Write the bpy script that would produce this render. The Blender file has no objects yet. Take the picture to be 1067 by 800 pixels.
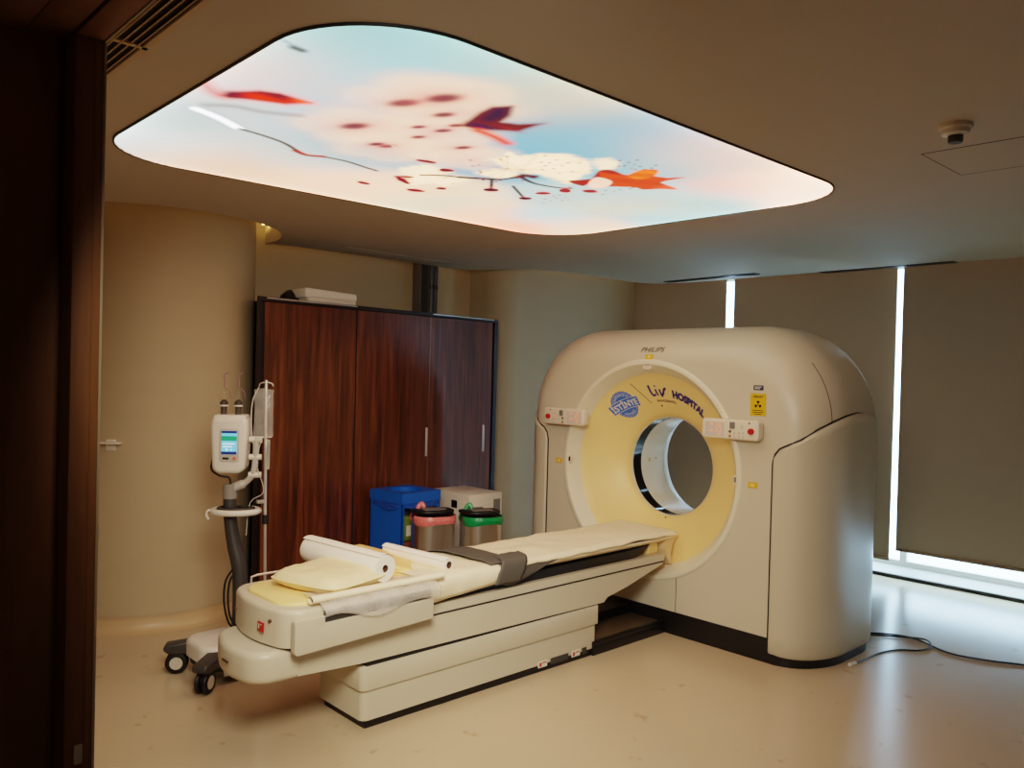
import bpy, bmesh, math, random
import numpy as np
from mathutils import Vector, Matrix, noise
PI = math.pi
random.seed(4)
SC = bpy.context.scene
COL = SC.collection
OFF = {}

# ------------------------------------------------------------------ helpers
def lin(c):
    return tuple(((v/255)/12.92 if v/255 <= .04045 else ((v/255+.055)/1.055)**2.4) for v in c)

def mat(name, rgb, rough=.5, metal=0., var=.06, scale=6., bump=0., bscale=60., emit=None, estr=0., coat=0., spec=.5, stretch=None, alpha=1., sheen=0.):
    m = bpy.data.materials.new(name); m.use_nodes = True
    nt = m.node_tree; N = nt.nodes; L = nt.links
    p = N['Principled BSDF']
    p.inputs['Roughness'].default_value = rough
    p.inputs['Metallic'].default_value = metal
    p.inputs['Coat Weight'].default_value = coat
    p.inputs['Specular IOR Level'].default_value = spec
    p.inputs['Alpha'].default_value = alpha
    p.inputs['Sheen Weight'].default_value = sheen
    c = lin(rgb)
    tc = N.new('ShaderNodeTexCoord'); mp = N.new('ShaderNodeMapping')
    L.new(tc.outputs['Object'], mp.inputs['Vector'])
    if stretch: mp.inputs['Scale'].default_value = stretch
    nz = N.new('ShaderNodeTexNoise'); nz.inputs['Scale'].default_value = scale; nz.inputs['Detail'].default_value = 4
    L.new(mp.outputs['Vector'], nz.inputs['Vector'])
    mx = N.new('ShaderNodeMix'); mx.data_type = 'RGBA'
    mx.inputs[6].default_value = (*[v*(1-var) for v in c], 1)
    mx.inputs[7].default_value = (*[min(1, v*(1+var)) for v in c], 1)
    L.new(nz.outputs['Fac'], mx.inputs[0]); L.new(mx.outputs[2], p.inputs['Base Color'])
    if bump:
        n2 = N.new('ShaderNodeTexNoise'); n2.inputs['Scale'].default_value = bscale
        L.new(mp.outputs['Vector'], n2.inputs['Vector'])
        b = N.new('ShaderNodeBump'); b.inputs['Strength'].default_value = bump; b.inputs['Distance'].default_value = .01
        L.new(n2.outputs['Fac'], b.inputs['Height']); L.new(b.outputs['Normal'], p.inputs['Normal'])
    if emit:
        p.inputs['Emission Color'].default_value = (*lin(emit), 1); p.inputs['Emission Strength'].default_value = estr
    return m

def wood(name, dark, mid, light, rough=.35, sc=(14, 14, .8), coat=.0):
    m = bpy.data.materials.new(name); m.use_nodes = True
    nt = m.node_tree; N = nt.nodes; L = nt.links; p = N['Principled BSDF']
    p.inputs['Roughness'].default_value = rough; p.inputs['Coat Weight'].default_value = coat
    tc = N.new('ShaderNodeTexCoord'); mp = N.new('ShaderNodeMapping'); mp.inputs['Scale'].default_value = sc
    L.new(tc.outputs['Object'], mp.inputs['Vector'])
    n1 = N.new('ShaderNodeTexNoise'); n1.inputs['Scale'].default_value = 1.6; n1.inputs['Detail'].default_value = 6; n1.inputs['Roughness'].default_value = .65; n1.inputs['Distortion'].default_value = .5
    L.new(mp.outputs['Vector'], n1.inputs['Vector'])
    r = N.new('ShaderNodeValToRGB'); e = r.color_ramp.elements
    e[0].position = .3; e[0].color = (*lin(dark), 1); e[1].position = .75; e[1].color = (*lin(light), 1)
    k = e.new(.52); k.color = (*lin(mid), 1)
    L.new(n1.outputs['Fac'], r.inputs['Fac']); L.new(r.outputs['Color'], p.inputs['Base Color'])
    return m

class MB:
    def __init__(s): s.v = []; s.f = []
    def add(s, V, F):
        o = len(s.v); s.v += [tuple(v) for v in V]; s.f += [tuple(i+o for i in f) for f in F]; return s
    def bm(s, b):
        b.verts.ensure_lookup_table(); b.verts.index_update()
        s.add([v.co[:] for v in b.verts], [[v.index for v in f.verts] for f in b.faces]); b.free(); return s
    def box(s, x0, x1, y0, y1, z0, z1, bev=0., seg=2):
        b = bmesh.new(); bmesh.ops.create_cube(b, size=1)
        for v in b.verts: v.co = ((x0+x1)/2+v.co.x*(x1-x0), (y0+y1)/2+v.co.y*(y1-y0), (z0+z1)/2+v.co.z*(z1-z0))
        if bev: bmesh.ops.bevel(b, geom=b.edges[:], offset=bev, segments=seg, affect='EDGES', profile=.5)
        return s.bm(b)
    def prism(s, poly, a, b_, axis='z', bev=0., seg=3, bevs=(1, 1)):
        """polygon in the two other axes, extruded along axis from a to b_, the rims rounded"""
        b = bmesh.new()
        def P(u, v, w): return {'z': (u, v, w), 'y': (u, w, v), 'x': (w, u, v)}[axis]
        lo = [b.verts.new(P(u, v, a)) for u, v in poly]; hi = [b.verts.new(P(u, v, b_)) for u, v in poly]
        f0 = b.faces.new(lo); f1 = b.faces.new(hi); n = len(poly)
        for i in range(n): b.faces.new((lo[i], lo[(i+1) % n], hi[(i+1) % n], hi[i]))
        bmesh.ops.recalc_face_normals(b, faces=b.faces[:])
        if bev:
            es = (list(f0.edges) if bevs[0] else [])+(list(f1.edges) if bevs[1] else [])
            bmesh.ops.bevel(b, geom=es, offset=bev, segments=seg, affect='EDGES', profile=.5, clamp_overlap=True)
        return s.bm(b)
    def tube(s, pts, r, n=10, closed=False, caps=True):
        pts = [Vector(p) for p in pts]; m = len(pts)
        rr = r if isinstance(r, (list, tuple)) else [r]*m
        V = []; F = []; up = None
        for i, p in enumerate(pts):
            if closed: t = pts[(i+1) % m]-pts[i-1]
            else: t = pts[min(i+1, m-1)]-pts[max(i-1, 0)]
            t.normalize()
            if up is None: up = t.orthogonal().normalized()
            up = (up-t*up.dot(t)); up.normalize(); w = t.cross(up)
            for k in range(n):
                a = 2*PI*k/n; V.append(p+(up*math.cos(a)+w*math.sin(a))*rr[i])
        for i in range(m if closed else m-1):
            j = (i+1) % m
            for k in range(n): F.append((i*n+k, i*n+(k+1) % n, j*n+(k+1) % n, j*n+k))
        if caps and not closed: F.append(tuple(range(n))[::-1]); F.append(tuple((m-1)*n+k for k in range(n)))
        return s.add(V, F)
    def lathe(s, prof, c=(0, 0, 0), axis='z', n=32, a0=0., a1=2*PI):
        """prof: (along axis, radius)"""
        full = abs(a1-a0-2*PI) < 1e-6; m = n if full else n+1; V = []; F = []
        for h, r in prof:
            for k in range(m):
                a = a0+(a1-a0)*k/n; u, v = r*math.cos(a), r*math.sin(a)
                V.append({'z': (c[0]+u, c[1]+v, c[2]+h), 'x': (c[0]+h, c[1]+u, c[2]+v), 'y': (c[0]+u, c[1]+h, c[2]+v)}[axis])
        for i in range(len(prof)-1):
            for k in range(n): F.append((i*m+k, i*m+(k+1) % m, (i+1)*m+(k+1) % m, (i+1)*m+k))
        return s.add(V, F)
    def grid(s, nu, nv, fn):
        V = [fn(i/(nu-1), j/(nv-1)) for i in range(nu) for j in range(nv)]
        F = [(i*nv+j, (i+1)*nv+j, (i+1)*nv+j+1, i*nv+j+1) for i in range(nu-1) for j in range(nv-1)]
        return s.add(V, F)
    def xf(s, M): s.v = [tuple(M @ Vector(v)) for v in s.v]; return s

def rpoly(pts, rad, seg=6):
    """polygon with rounded corners; rad a number or one per corner"""
    out = []; n = len(pts); rad = rad if isinstance(rad, (list, tuple)) else [rad]*n
    for i in range(n):
        p = Vector(pts[i]); a = Vector(pts[i-1])-p; b = Vector(pts[(i+1) % n])-p; r = rad[i]
        la, lb = a.length, b.length; a.normalize(); b.normalize()
        if r <= 0: out.append(tuple(p)); continue
        ang = a.angle(b); t = min(r/math.tan(ang/2), la*.49, lb*.49); r = t*math.tan(ang/2)
        cdir = (a+b).normalized(); c = p+cdir*(r/math.sin(ang/2))
        s0 = p+a*t-c; s1 = p+b*t-c; th = s0.angle(s1); sg = 1 if s0.x*s1.y-s0.y*s1.x > 0 else -1
        for k in range(seg+1):
            q = sg*th*k/seg; out.append((c.x+s0.x*math.cos(q)-s0.y*math.sin(q), c.y+s0.x*math.sin(q)+s0.y*math.cos(q)))
    return out

def smooth(pts, k=8, closed=False):
    """catmull-rom"""
    P = [Vector(p) for p in pts]; n = len(P); out = []
    for i in range(n if closed else n-1):
        g = (lambda j: P[j % n]) if closed else (lambda j: P[min(max(j, 0), n-1)])
        a, b, c, d = g(i-1), g(i), g(i+1), g(i+2)
        for q in range(k):
            t = q/k; out.append(.5*((2*b)+(c-a)*t+(2*a-5*b+4*c-d)*t*t+(3*b-a-3*c+d)*t**3))
    if not closed: out.append(P[-1])
    return [tuple(p) for p in out]

def obj(name, mb, m, parent=None, loc=None, label=None, ang=35):
    me = bpy.data.meshes.new(name)
    off = OFF.get(parent.name, (0, 0, 0)) if parent else (loc or (0, 0, 0))
    me.from_pydata([(v[0]-off[0], v[1]-off[1], v[2]-off[2]) for v in mb.v], [], mb.f)
    b = bmesh.new(); b.from_mesh(me); bmesh.ops.recalc_face_normals(b, faces=b.faces[:]); b.to_mesh(me); b.free()
    me.polygons.foreach_set('use_smooth', [True]*len(me.polygons)); me.set_sharp_from_angle(angle=math.radians(ang))
    for q in (m if isinstance(m, list) else [m]): me.materials.append(q)
    o = bpy.data.objects.new(name, me); COL.objects.link(o)
    if parent: o.parent = parent
    else: o.location = off
    OFF[o.name] = off
    if label: o['label'] = label
    return o

def tag(o, label, cat, group=None, kind=None):
    o['label'] = label; o['category'] = cat
    if group: o['group'] = group
    if kind: o['kind'] = kind
    return o

def thing(name, label, cat, loc=(0, 0, 0), rz=0., group=None, local=False):
    """an Empty at the base; parts are given in world metres (or in the thing's own frame when local)"""
    o = bpy.data.objects.new(name, None); COL.objects.link(o); o.location = loc; o.rotation_euler = (0, 0, rz)
    o.empty_display_size = .1; OFF[o.name] = (0, 0, 0) if local else loc
    return tag(o, label, cat, group)

def struct(name, mb, m, parent=None, **k):
    o = obj(name, mb, m, parent, **k)
    if not parent: o['kind'] = 'structure'
    return o

def text2d(s, size=1., bold=0., sx=1., shear=0.):
    """flat lettering: verts (u,v) centred on 0 with baseline at v=0, and faces"""
    cu = bpy.data.curves.new('t', 'FONT'); cu.body = s; cu.size = size; cu.offset = bold; cu.resolution_u = 3; cu.shear = shear
    o = bpy.data.objects.new('t', cu); COL.objects.link(o)
    dg = bpy.context.evaluated_depsgraph_get(); me = o.evaluated_get(dg).to_mesh()
    V = [(v.co.x*sx, v.co.y) for v in me.vertices]; F = [tuple(p.vertices) for p in me.polygons]
    o.evaluated_get(dg).to_mesh_clear(); bpy.data.objects.remove(o); bpy.data.curves.remove(cu)
    c = (min(v[0] for v in V)+max(v[0] for v in V))/2
    return [(u-c, v) for u, v in V], F

def lettering(mb, s, size, fn, **k):
    V, F = text2d(s, size, **k); return mb.add([fn(u, v) for u, v in V], F)

ART = {'polys': {'leaf1': [(1.222, 2.843),(1.221, 2.784),(1.29, 2.692),(1.355, 2.663),(1.477, 2.672),(1.421, 2.756),(1.317, 2.802),(1.25, 2.849)], 'leaf1hi': [(1.263, 2.799),(1.275, 2.75),(1.315, 2.725),(1.396, 2.726),(1.477, 2.679),(1.421, 2.756),(1.317, 2.802)], 'purple': [(2.024, 2.484),(1.964, 2.304),(1.953, 2.22),(1.998, 2.156),(2.066, 2.241),(2.099, 2.325),(2.161, 2.294),(2.22, 2.212),(2.226, 2.361),(2.164, 2.413),(2.09, 2.467)], 'purplecore': [(2.021, 2.369),(1.972, 2.233),(2.001, 2.172),(2.067, 2.266),(2.069, 2.358)], 'petalA': [(2.421, 2.762),(2.443, 2.7),(2.402, 2.618),(2.486, 2.615),(2.53, 2.515),(2.61, 2.453),(2.724, 2.453),(2.858, 2.533),(2.933, 2.657),(3.006, 2.819),(2.815, 2.794),(2.72, 2.818),(2.655, 2.85),(2.519, 2.802)], 'petalB': [(2.783, 2.462),(2.757, 2.372),(2.849, 2.37),(2.918, 2.448),(2.912, 2.512)], 'petalC': [(3.098, 2.77),(2.996, 2.629),(3.1, 2.616),(3.176, 2.698),(3.177, 2.776)], 'petalD': [(2.264, 3.216),(2.297, 3.057),(2.454, 3.081),(2.481, 3.182),(2.601, 3.105),(2.656, 3.307),(2.535, 3.37),(2.507, 3.481),(2.375, 3.348)], 'petalE': [(2.546, 2.976),(2.591, 2.841),(2.712, 2.869),(2.714, 2.974),(2.621, 3.019)], 'redleaf': [(2.961, 2.778),(3.004, 2.664),(2.911, 2.538),(2.934, 2.478),(3.069, 2.5),(3.23, 2.557),(3.195, 2.695),(3.072, 2.723),(3.091, 2.798)], 'orangeleaf': [(2.928, 2.552),(2.993, 2.527),(3.064, 2.479),(3.026, 2.372),(3.08, 2.319),(3.158, 2.405),(3.231, 2.374),(3.273, 2.299),(3.274, 2.423),(3.285, 2.457),(3.458, 2.476),(3.396, 2.539),(3.349, 2.613),(3.28, 2.615),(3.175, 2.679)], 'orangehi': [(3.078, 2.49),(3.034, 2.387),(3.091, 2.33),(3.167, 2.412),(3.155, 2.498)]}, 'strokes': {'stem1': ([(1.122, 2.763),(1.175, 2.823),(1.219, 2.847)], 0.03), 'faint': ([(1.224, 2.991),(1.302, 2.925),(1.412, 2.904),(1.524, 2.842)], 0.022), 'white': ([(1.219, 3.064),(1.283, 3.088),(1.354, 3.125),(1.431, 3.176)], 0.028), 'br1': ([(1.438, 3.182),(1.535, 3.195),(1.66, 3.233),(1.766, 3.306)], 0.012), 'br1r': ([(1.762, 3.311),(1.83, 3.339),(1.894, 3.307)], 0.024), 'br2': ([(1.883, 3.308),(2.011, 3.297),(2.13, 3.324),(2.209, 3.34)], 0.012), 'bit1': ([(2.265, 3.598),(2.3, 3.597),(2.349, 3.618)], 0.02), 'bit2': ([(2.331, 3.371),(2.351, 3.311),(2.405, 3.307)], 0.018), 'bit3': ([(2.333, 3.354),(2.402, 3.401),(2.476, 3.447)], 0.02), 'bit4': ([(2.548, 3.559),(2.586, 3.531),(2.635, 3.525)], 0.024), 'brA': ([(2.404, 3.244),(2.473, 3.172),(2.565, 3.128),(2.715, 3.018),(2.744, 2.903),(2.787, 2.826)], 0.013), 'brA2': ([(2.56, 3.134),(2.647, 3.07),(2.719, 3.022)], 0.02), 'brB': ([(2.732, 2.89),(2.884, 2.943),(3.028, 2.921),(3.09, 2.877)], 0.013), 'r1': ([(2.21, 3.024),(2.272, 3.023),(2.313, 3.007)], 0.022), 'r2': ([(2.387, 3.074),(2.431, 3.074),(2.463, 3.071)], 0.03), 'r3': ([(2.537, 3.548),(2.588, 3.54),(2.642, 3.53)], 0.024), 'r4': ([(2.622, 3.397),(2.654, 3.39),(2.681, 3.399)], 0.026), 'bud1s': ([(2.704, 3.059),(2.829, 3.205)], 0.01), 'bud1': ([(2.815, 3.252),(2.874, 3.193)], 0.03), 'bud2s': ([(2.859, 3.07),(3.085, 3.225)], 0.01), 'bud2': ([(3.078, 3.256),(3.136, 3.209)], 0.028), 'bud3': ([(3.05, 3.101),(3.105, 3.036)], 0.028), 'bud4': ([(3.088, 2.961),(3.129, 2.913)], 0.04), 'bud5': ([(3.208, 2.883),(3.199, 2.811)], 0.035), 'center': ([(2.748, 2.917),(2.738, 2.857),(2.799, 2.858)], 0.03), 'orst': ([(2.106, 2.477),(2.204, 2.491),(2.31, 2.522)], 0.035), 'bug': ([(1.187, 2.257),(1.216, 2.258)], 0.02), 'petline': ([(2.005, 2.917),(2.144, 3.004),(2.263, 3.056)], 0.008)}, 'blobs': [((1.712, 2.424), 0.1),((1.778, 2.278), 0.11),((1.893, 2.423), 0.07),((1.92, 2.617), 0.05),((2.016, 2.583), 0.06),((2.228, 2.712), 0.06),((2.003, 2.729), 0.05),((1.994, 2.943), 0.06),((1.741, 2.799), 0.1),((1.945, 2.949), 0.06),((2.007, 2.491), 0.05)], 'flow': [((1.764, 2.357), 0.36),((1.862, 2.297), 0.34),((1.884, 2.684), 0.4),((2.068, 2.717), 0.38),((2.023, 2.964), 0.3),((2.245, 2.782), 0.3),((1.759, 2.802), 0.32),((1.709, 2.284), 0.25),((2.381, 2.845), 0.25)], 'stam': [(2.553, 2.538),(2.654, 2.609),(2.639, 2.55),(2.73, 2.6),(2.71, 2.545),(2.839, 2.637),(2.742, 2.667),(2.678, 2.66),(2.744, 2.506),(2.819, 2.703),(2.833, 2.344),(2.882, 2.334),(2.926, 2.336),(2.916, 2.386),(2.972, 2.339),(3.026, 2.356),(3.031, 2.318),(3.002, 2.272),(2.971, 2.388),(2.876, 2.28),(3.187, 3.16),(3.245, 3.172),(3.212, 3.096),(3.275, 3.112),(3.285, 3.078),(3.166, 3.073),(3.17, 3.035),(3.221, 3.04),(3.263, 3.246),(3.241, 2.772),(3.295, 2.759),(3.273, 2.703),(3.308, 2.849),(2.521, 3.198),(2.623, 3.267)], 'bg': [((1.244, 1.865),(180, 214, 208), 0.5),((1.51, 1.861),(186, 218, 212), 0.45),((1.219, 2.121),(190, 216, 212), 0.4),((1.271, 2.452),(238, 226, 216), 0.3),((1.213, 2.643),(232, 222, 220), 0.25),((1.467, 2.577),(180, 212, 222), 0.3),((1.465, 2.896),(222, 222, 222), 0.3),((1.236, 3.149),(214, 222, 220), 0.3),((1.226, 3.64),(222, 230, 230), 0.3),((1.497, 3.802),(236, 220, 204), 0.35),((1.968, 3.98),(238, 222, 204), 0.35),((1.76, 3.379),(222, 222, 218), 0.3),((2.261, 3.803),(244, 226, 212), 0.3),((2.565, 3.804),(240, 225, 208), 0.35),((2.864, 3.848),(226, 226, 214), 0.3),((3.196, 3.898),(244, 222, 205), 0.3),((3.646, 3.855),(246, 214, 196), 0.22),((3.601, 3.549),(214, 226, 226), 0.25),((3.881, 3.563),(240, 226, 212), 0.25),((1.916, 1.949),(228, 218, 196), 0.35),((2.108, 1.951),(226, 216, 198), 0.3),((1.68, 1.838),(202, 222, 216), 0.35),((2.357, 2.177),(166, 204, 214), 0.4),((2.61, 2.193),(166, 206, 216), 0.4),((2.398, 2.431),(170, 206, 216), 0.35),((2.607, 1.994),(190, 214, 220), 0.3),((2.819, 1.958),(233, 214, 200), 0.3),((3.183, 2.004),(236, 220, 208), 0.3),((3.086, 2.245),(180, 214, 216), 0.3),((3.583, 2.253),(242, 205, 196), 0.22),((3.677, 2.484),(206, 224, 222), 0.3),((3.674, 1.99),(248, 232, 220), 0.3),((3.871, 1.916),(250, 240, 230), 0.3),((3.645, 2.909),(226, 222, 206), 0.3),((3.972, 2.95),(210, 226, 226), 0.25),((3.384, 2.833),(212, 222, 220), 0.3),((1.499, 2.032),(196, 222, 226), 0.35),((1.463, 2.186),(205, 226, 232), 0.35),((1.852, 3.045),(190, 210, 214), 0.3)]}
INV_LV = [20, 60, 100, 140, 180, 210, 235, 250]
INV = [-717,-717,-717,-717,-717,-471,-717,-717,-329,-717,-717,-211,-717,-717,-91,-717,-717,17,-717,-717,146,-717,-717,289,-717,-471,-717,-717,-471,-471,-717,-471,-329,-717,-471,-211,-717,-471,-91,-717,-471,17,-717,-471,146,-717,-471,289,-717,-329,-717,-717,-329,-471,-717,-329,-329,-717,-329,-211,-717,-329,-91,-717,-329,17,-717,-329,146,-717,-329,289,-717,-211,-717,-717,-211,-471,-717,-211,-329,-717,-211,-211,-717,-211,-91,-717,-211,17,-717,-211,146,-717,-211,289,-717,-91,-717,-717,-91,-471,-717,-91,-329,-717,-91,-211,-717,-91,-91,-717,-91,17,-717,-91,146,-717,-91,289,-717,17,-717,-717,17,-471,-717,17,-329,-717,17,-211,-717,17,-91,-717,17,17,-717,17,146,-717,17,289,-717,146,-717,-717,146,-471,-717,146,-329,-717,146,-211,-717,146,-91,-717,146,17,-717,146,146,-717,146,289,-717,289,-717,-717,289,-471,-717,289,-329,-717,289,-211,-717,289,-91,-717,289,17,-717,289,146,-717,289,289,-471,-717,-717,-471,-717,-471,-471,-717,-329,-471,-717,-211,-471,-717,-91,-471,-717,17,-471,-717,146,-471,-717,289,-471,-471,-717,-471,-471,-471,-471,-471,-329,-471,-471,-211,-471,-471,-91,-471,-471,17,-471,-471,146,-471,-471,289,-471,-329,-717,-471,-329,-471,-471,-329,-329,-471,-329,-211,-471,-329,-91,-471,-329,17,-471,-329,146,-471,-329,289,-471,-211,-717,-471,-211,-471,-471,-211,-329,-471,-211,-211,-471,-211,-91,-471,-211,17,-471,-211,146,-471,-211,289,-471,-91,-717,-471,-91,-471,-471,-91,-329,-471,-91,-211,-471,-91,-91,-471,-91,17,-471,-91,146,-471,-91,289,-471,17,-717,-471,17,-471,-471,17,-329,-471,17,-211,-471,17,-91,-471,17,17,-471,17,146,-471,17,289,-471,146,-717,-471,146,-471,-471,146,-329,-471,146,-211,-471,146,-91,-471,146,17,-471,146,146,-471,146,289,-471,289,-717,-471,289,-471,-471,289,-329,-471,289,-211,-471,289,-91,-471,289,17,-471,289,146,-471,289,289,-329,-717,-717,-329,-717,-471,-329,-717,-329,-329,-717,-211,-329,-717,-91,-329,-717,17,-329,-717,146,-329,-717,289,-329,-471,-717,-329,-471,-471,-329,-471,-329,-329,-471,-211,-329,-471,-91,-329,-471,17,-329,-471,146,-329,-471,289,-329,-329,-717,-329,-329,-471,-329,-329,-329,-329,-329,-211,-329,-329,-91,-329,-329,17,-329,-329,146,-329,-329,289,-329,-211,-717,-329,-211,-471,-329,-211,-329,-329,-211,-211,-329,-211,-91,-329,-211,17,-329,-211,146,-329,-211,289,-329,-91,-717,-329,-91,-471,-329,-91,-329,-329,-91,-211,-329,-91,-91,-329,-91,17,-329,-91,146,-329,-91,289,-329,17,-717,-329,17,-471,-329,17,-329,-329,17,-211,-329,17,-91,-329,17,17,-329,17,146,-329,17,289,-329,146,-717,-329,146,-471,-329,146,-329,-329,146,-211,-329,146,-91,-329,146,17,-329,146,146,-329,146,289,-329,289,-717,-329,289,-471,-329,289,-329,-329,289,-211,-329,289,-91,-329,289,17,-329,289,146,-329,289,289,-211,-717,-717,-211,-717,-471,-211,-717,-329,-211,-717,-211,-211,-717,-91,-211,-717,17,-211,-717,146,-211,-717,289,-211,-471,-717,-211,-471,-471,-211,-471,-329,-211,-471,-211,-211,-471,-91,-211,-471,17,-211,-471,146,-211,-471,289,-211,-329,-717,-211,-329,-471,-211,-329,-329,-211,-329,-211,-211,-329,-91,-211,-329,17,-211,-329,146,-211,-329,289,-211,-211,-717,-211,-211,-471,-211,-211,-329,-211,-211,-211,-211,-211,-91,-211,-211,17,-211,-211,146,-211,-211,289,-211,-91,-717,-211,-91,-471,-211,-91,-329,-211,-91,-211,-211,-91,-91,-211,-91,17,-211,-91,146,-211,-91,289,-211,17,-717,-211,17,-471,-211,17,-329,-211,17,-211,-211,17,-91,-211,17,17,-211,17,146,-211,17,289,-211,146,-717,-211,146,-471,-211,146,-329,-211,146,-211,-211,146,-91,-211,146,17,-211,146,146,-211,146,289,-211,289,-717,-211,289,-471,-211,289,-329,-211,289,-211,-211,289,-91,-211,289,17,-211,289,146,-211,289,289,-91,-717,-717,-91,-717,-471,-91,-717,-329,-91,-717,-211,-91,-717,-91,-91,-717,17,-91,-717,146,-91,-717,289,-91,-471,-717,-91,-471,-471,-91,-471,-329,-91,-471,-211,-91,-471,-91,-91,-471,17,-91,-471,146,-91,-471,289,-91,-329,-717,-91,-329,-471,-91,-329,-329,-91,-329,-211,-91,-329,-91,-91,-329,17,-91,-329,146,-91,-329,289,-91,-211,-717,-91,-211,-471,-91,-211,-329,-91,-211,-211,-91,-211,-91,-91,-211,17,-91,-211,146,-91,-211,289,-91,-91,-717,-91,-91,-471,-91,-91,-329,-91,-91,-211,-91,-91,-91,-91,-91,17,-91,-91,146,-91,-91,289,-91,17,-717,-91,17,-471,-91,17,-329,-91,17,-211,-91,17,-91,-91,17,17,-91,17,146,-91,17,289,-91,146,-717,-91,146,-471,-91,146,-329,-91,146,-211,-91,146,-91,-91,146,17,-91,146,146,-91,146,289,-91,289,-717,-91,289,-471,-91,289,-329,-91,289,-211,-91,289,-91,-91,289,17,-91,289,146,-91,289,289,17,-717,-717,17,-717,-471,17,-717,-329,17,-717,-211,17,-717,-91,17,-717,17,17,-717,146,17,-717,289,17,-471,-717,17,-471,-471,17,-471,-329,17,-471,-211,17,-471,-91,17,-471,17,17,-471,146,17,-471,289,17,-329,-717,17,-329,-471,17,-329,-329,17,-329,-211,17,-329,-91,17,-329,17,17,-329,146,17,-329,289,17,-211,-717,17,-211,-471,17,-211,-329,17,-211,-211,17,-211,-91,17,-211,17,17,-211,146,17,-211,289,17,-91,-717,17,-91,-471,17,-91,-329,17,-91,-211,17,-91,-91,17,-91,17,17,-91,146,17,-91,289,17,17,-717,17,17,-471,17,17,-329,17,17,-211,17,17,-91,17,17,17,17,17,146,17,17,289,17,146,-717,17,146,-471,17,146,-329,17,146,-211,17,146,-91,17,146,17,17,146,146,17,146,289,17,289,-717,17,289,-471,17,289,-329,17,289,-211,17,289,-91,17,289,17,17,289,146,17,289,289,146,-717,-717,146,-717,-471,146,-717,-329,146,-717,-211,146,-717,-91,146,-717,17,146,-717,146,146,-717,289,146,-471,-717,146,-471,-471,146,-471,-329,146,-471,-211,146,-471,-91,146,-471,17,146,-471,146,146,-471,289,146,-329,-717,146,-329,-471,146,-329,-329,146,-329,-211,146,-329,-91,146,-329,17,146,-329,146,146,-329,289,146,-211,-717,146,-211,-471,146,-211,-329,146,-211,-211,146,-211,-91,146,-211,17,146,-211,146,146,-211,289,146,-91,-717,146,-91,-471,146,-91,-329,146,-91,-211,146,-91,-91,146,-91,17,146,-91,146,146,-91,289,146,17,-717,146,17,-471,146,17,-329,146,17,-211,146,17,-91,146,17,17,146,17,146,146,17,289,146,146,-717,146,146,-471,146,146,-329,146,146,-211,146,146,-91,146,146,17,146,146,146,146,146,289,146,289,-717,146,289,-471,146,289,-329,146,289,-211,146,289,-91,146,289,17,146,289,146,146,289,289,289,-717,-717,289,-717,-471,289,-717,-329,289,-717,-211,289,-717,-91,289,-717,17,289,-717,146,289,-717,289,289,-471,-717,289,-471,-471,289,-471,-329,289,-471,-211,289,-471,-91,289,-471,17,289,-471,146,289,-471,289,289,-329,-717,289,-329,-471,289,-329,-329,289,-329,-211,289,-329,-91,289,-329,17,289,-329,146,289,-329,289,289,-211,-717,289,-211,-471,289,-211,-329,289,-211,-211,289,-211,-91,289,-211,17,289,-211,146,289,-211,289,289,-91,-717,289,-91,-471,289,-91,-329,289,-91,-211,289,-91,-91,289,-91,17,289,-91,146,289,-91,289,289,17,-717,289,17,-471,289,17,-329,289,17,-211,289,17,-91,289,17,17,289,17,146,289,17,289,289,146,-717,289,146,-471,289,146,-329,289,146,-211,289,146,-91,289,146,17,289,146,146,289,146,289,289,289,-717,289,289,-471,289,289,-329,289,289,-211,289,289,-91,289,289,17,289,289,146,289,289,289]
LED = 12.0; PANEL = 0.95; SKY = 16.0; FILL = 26.0
# ------------------------------------------------------------------ materials
M = {}
M['shell'] = mat('cream_scanner_plastic', (206, 197, 174), .38, var=.02, scale=3)
M['shell2'] = mat('cream_cover_plastic', (201, 192, 169), .33, var=.02, scale=3)
M['ring'] = mat('pale_ring_plastic', (228, 220, 196), .35, var=.02)
M['cone'] = mat('yellow_cone_plastic', (244, 214, 146), .42, var=.02)
M['dark'] = mat('near_black_plastic', (22, 19, 18), .4)
M['gloss'] = mat('black_scan_window', (10, 11, 14), .08)
M['seam'] = mat('seam_shadow', (28, 24, 20), .7)
M['white'] = mat('white_plastic', (226, 220, 208), .35, var=.02)
M['panel'] = mat('control_panel_plastic', (226, 214, 192), .4, var=.02)
M['screen'] = mat('panel_display', (190, 172, 160), .25, emit=(225, 200, 185), estr=.12)
M['digits'] = mat('orange_digits', (240, 170, 120), .4, emit=(255, 150, 90), estr=.55)
M['red'] = mat('red_button', (190, 35, 30), .35)
M['grey'] = mat('grey_plastic', (120, 116, 110), .45)
M['dgrey'] = mat('dark_grey_plastic', (62, 60, 58), .42)
M['btn'] = mat('button_plastic', (205, 196, 178), .4)
M['yellow'] = mat('yellow_sticker', (222, 178, 20), .5)
M['navy'] = mat('navy_print', (40, 42, 120), .5)
M['blue'] = mat('badge_blue', (58, 112, 200), .5)
M['badgew'] = mat('badge_cream', (228, 222, 205), .5)
M['chrome'] = mat('brushed_steel_lettering', (84, 78, 72), .3, metal=.4)
M['black'] = mat('black_rubber', (18, 17, 17), .5)
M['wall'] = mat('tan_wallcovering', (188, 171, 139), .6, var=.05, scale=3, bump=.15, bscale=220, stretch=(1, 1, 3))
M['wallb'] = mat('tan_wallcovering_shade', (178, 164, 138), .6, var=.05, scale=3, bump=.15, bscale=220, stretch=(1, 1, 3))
M['ceil'] = mat('matt_ceiling_paint', (194, 183, 167), .8, var=.02, scale=2)
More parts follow.
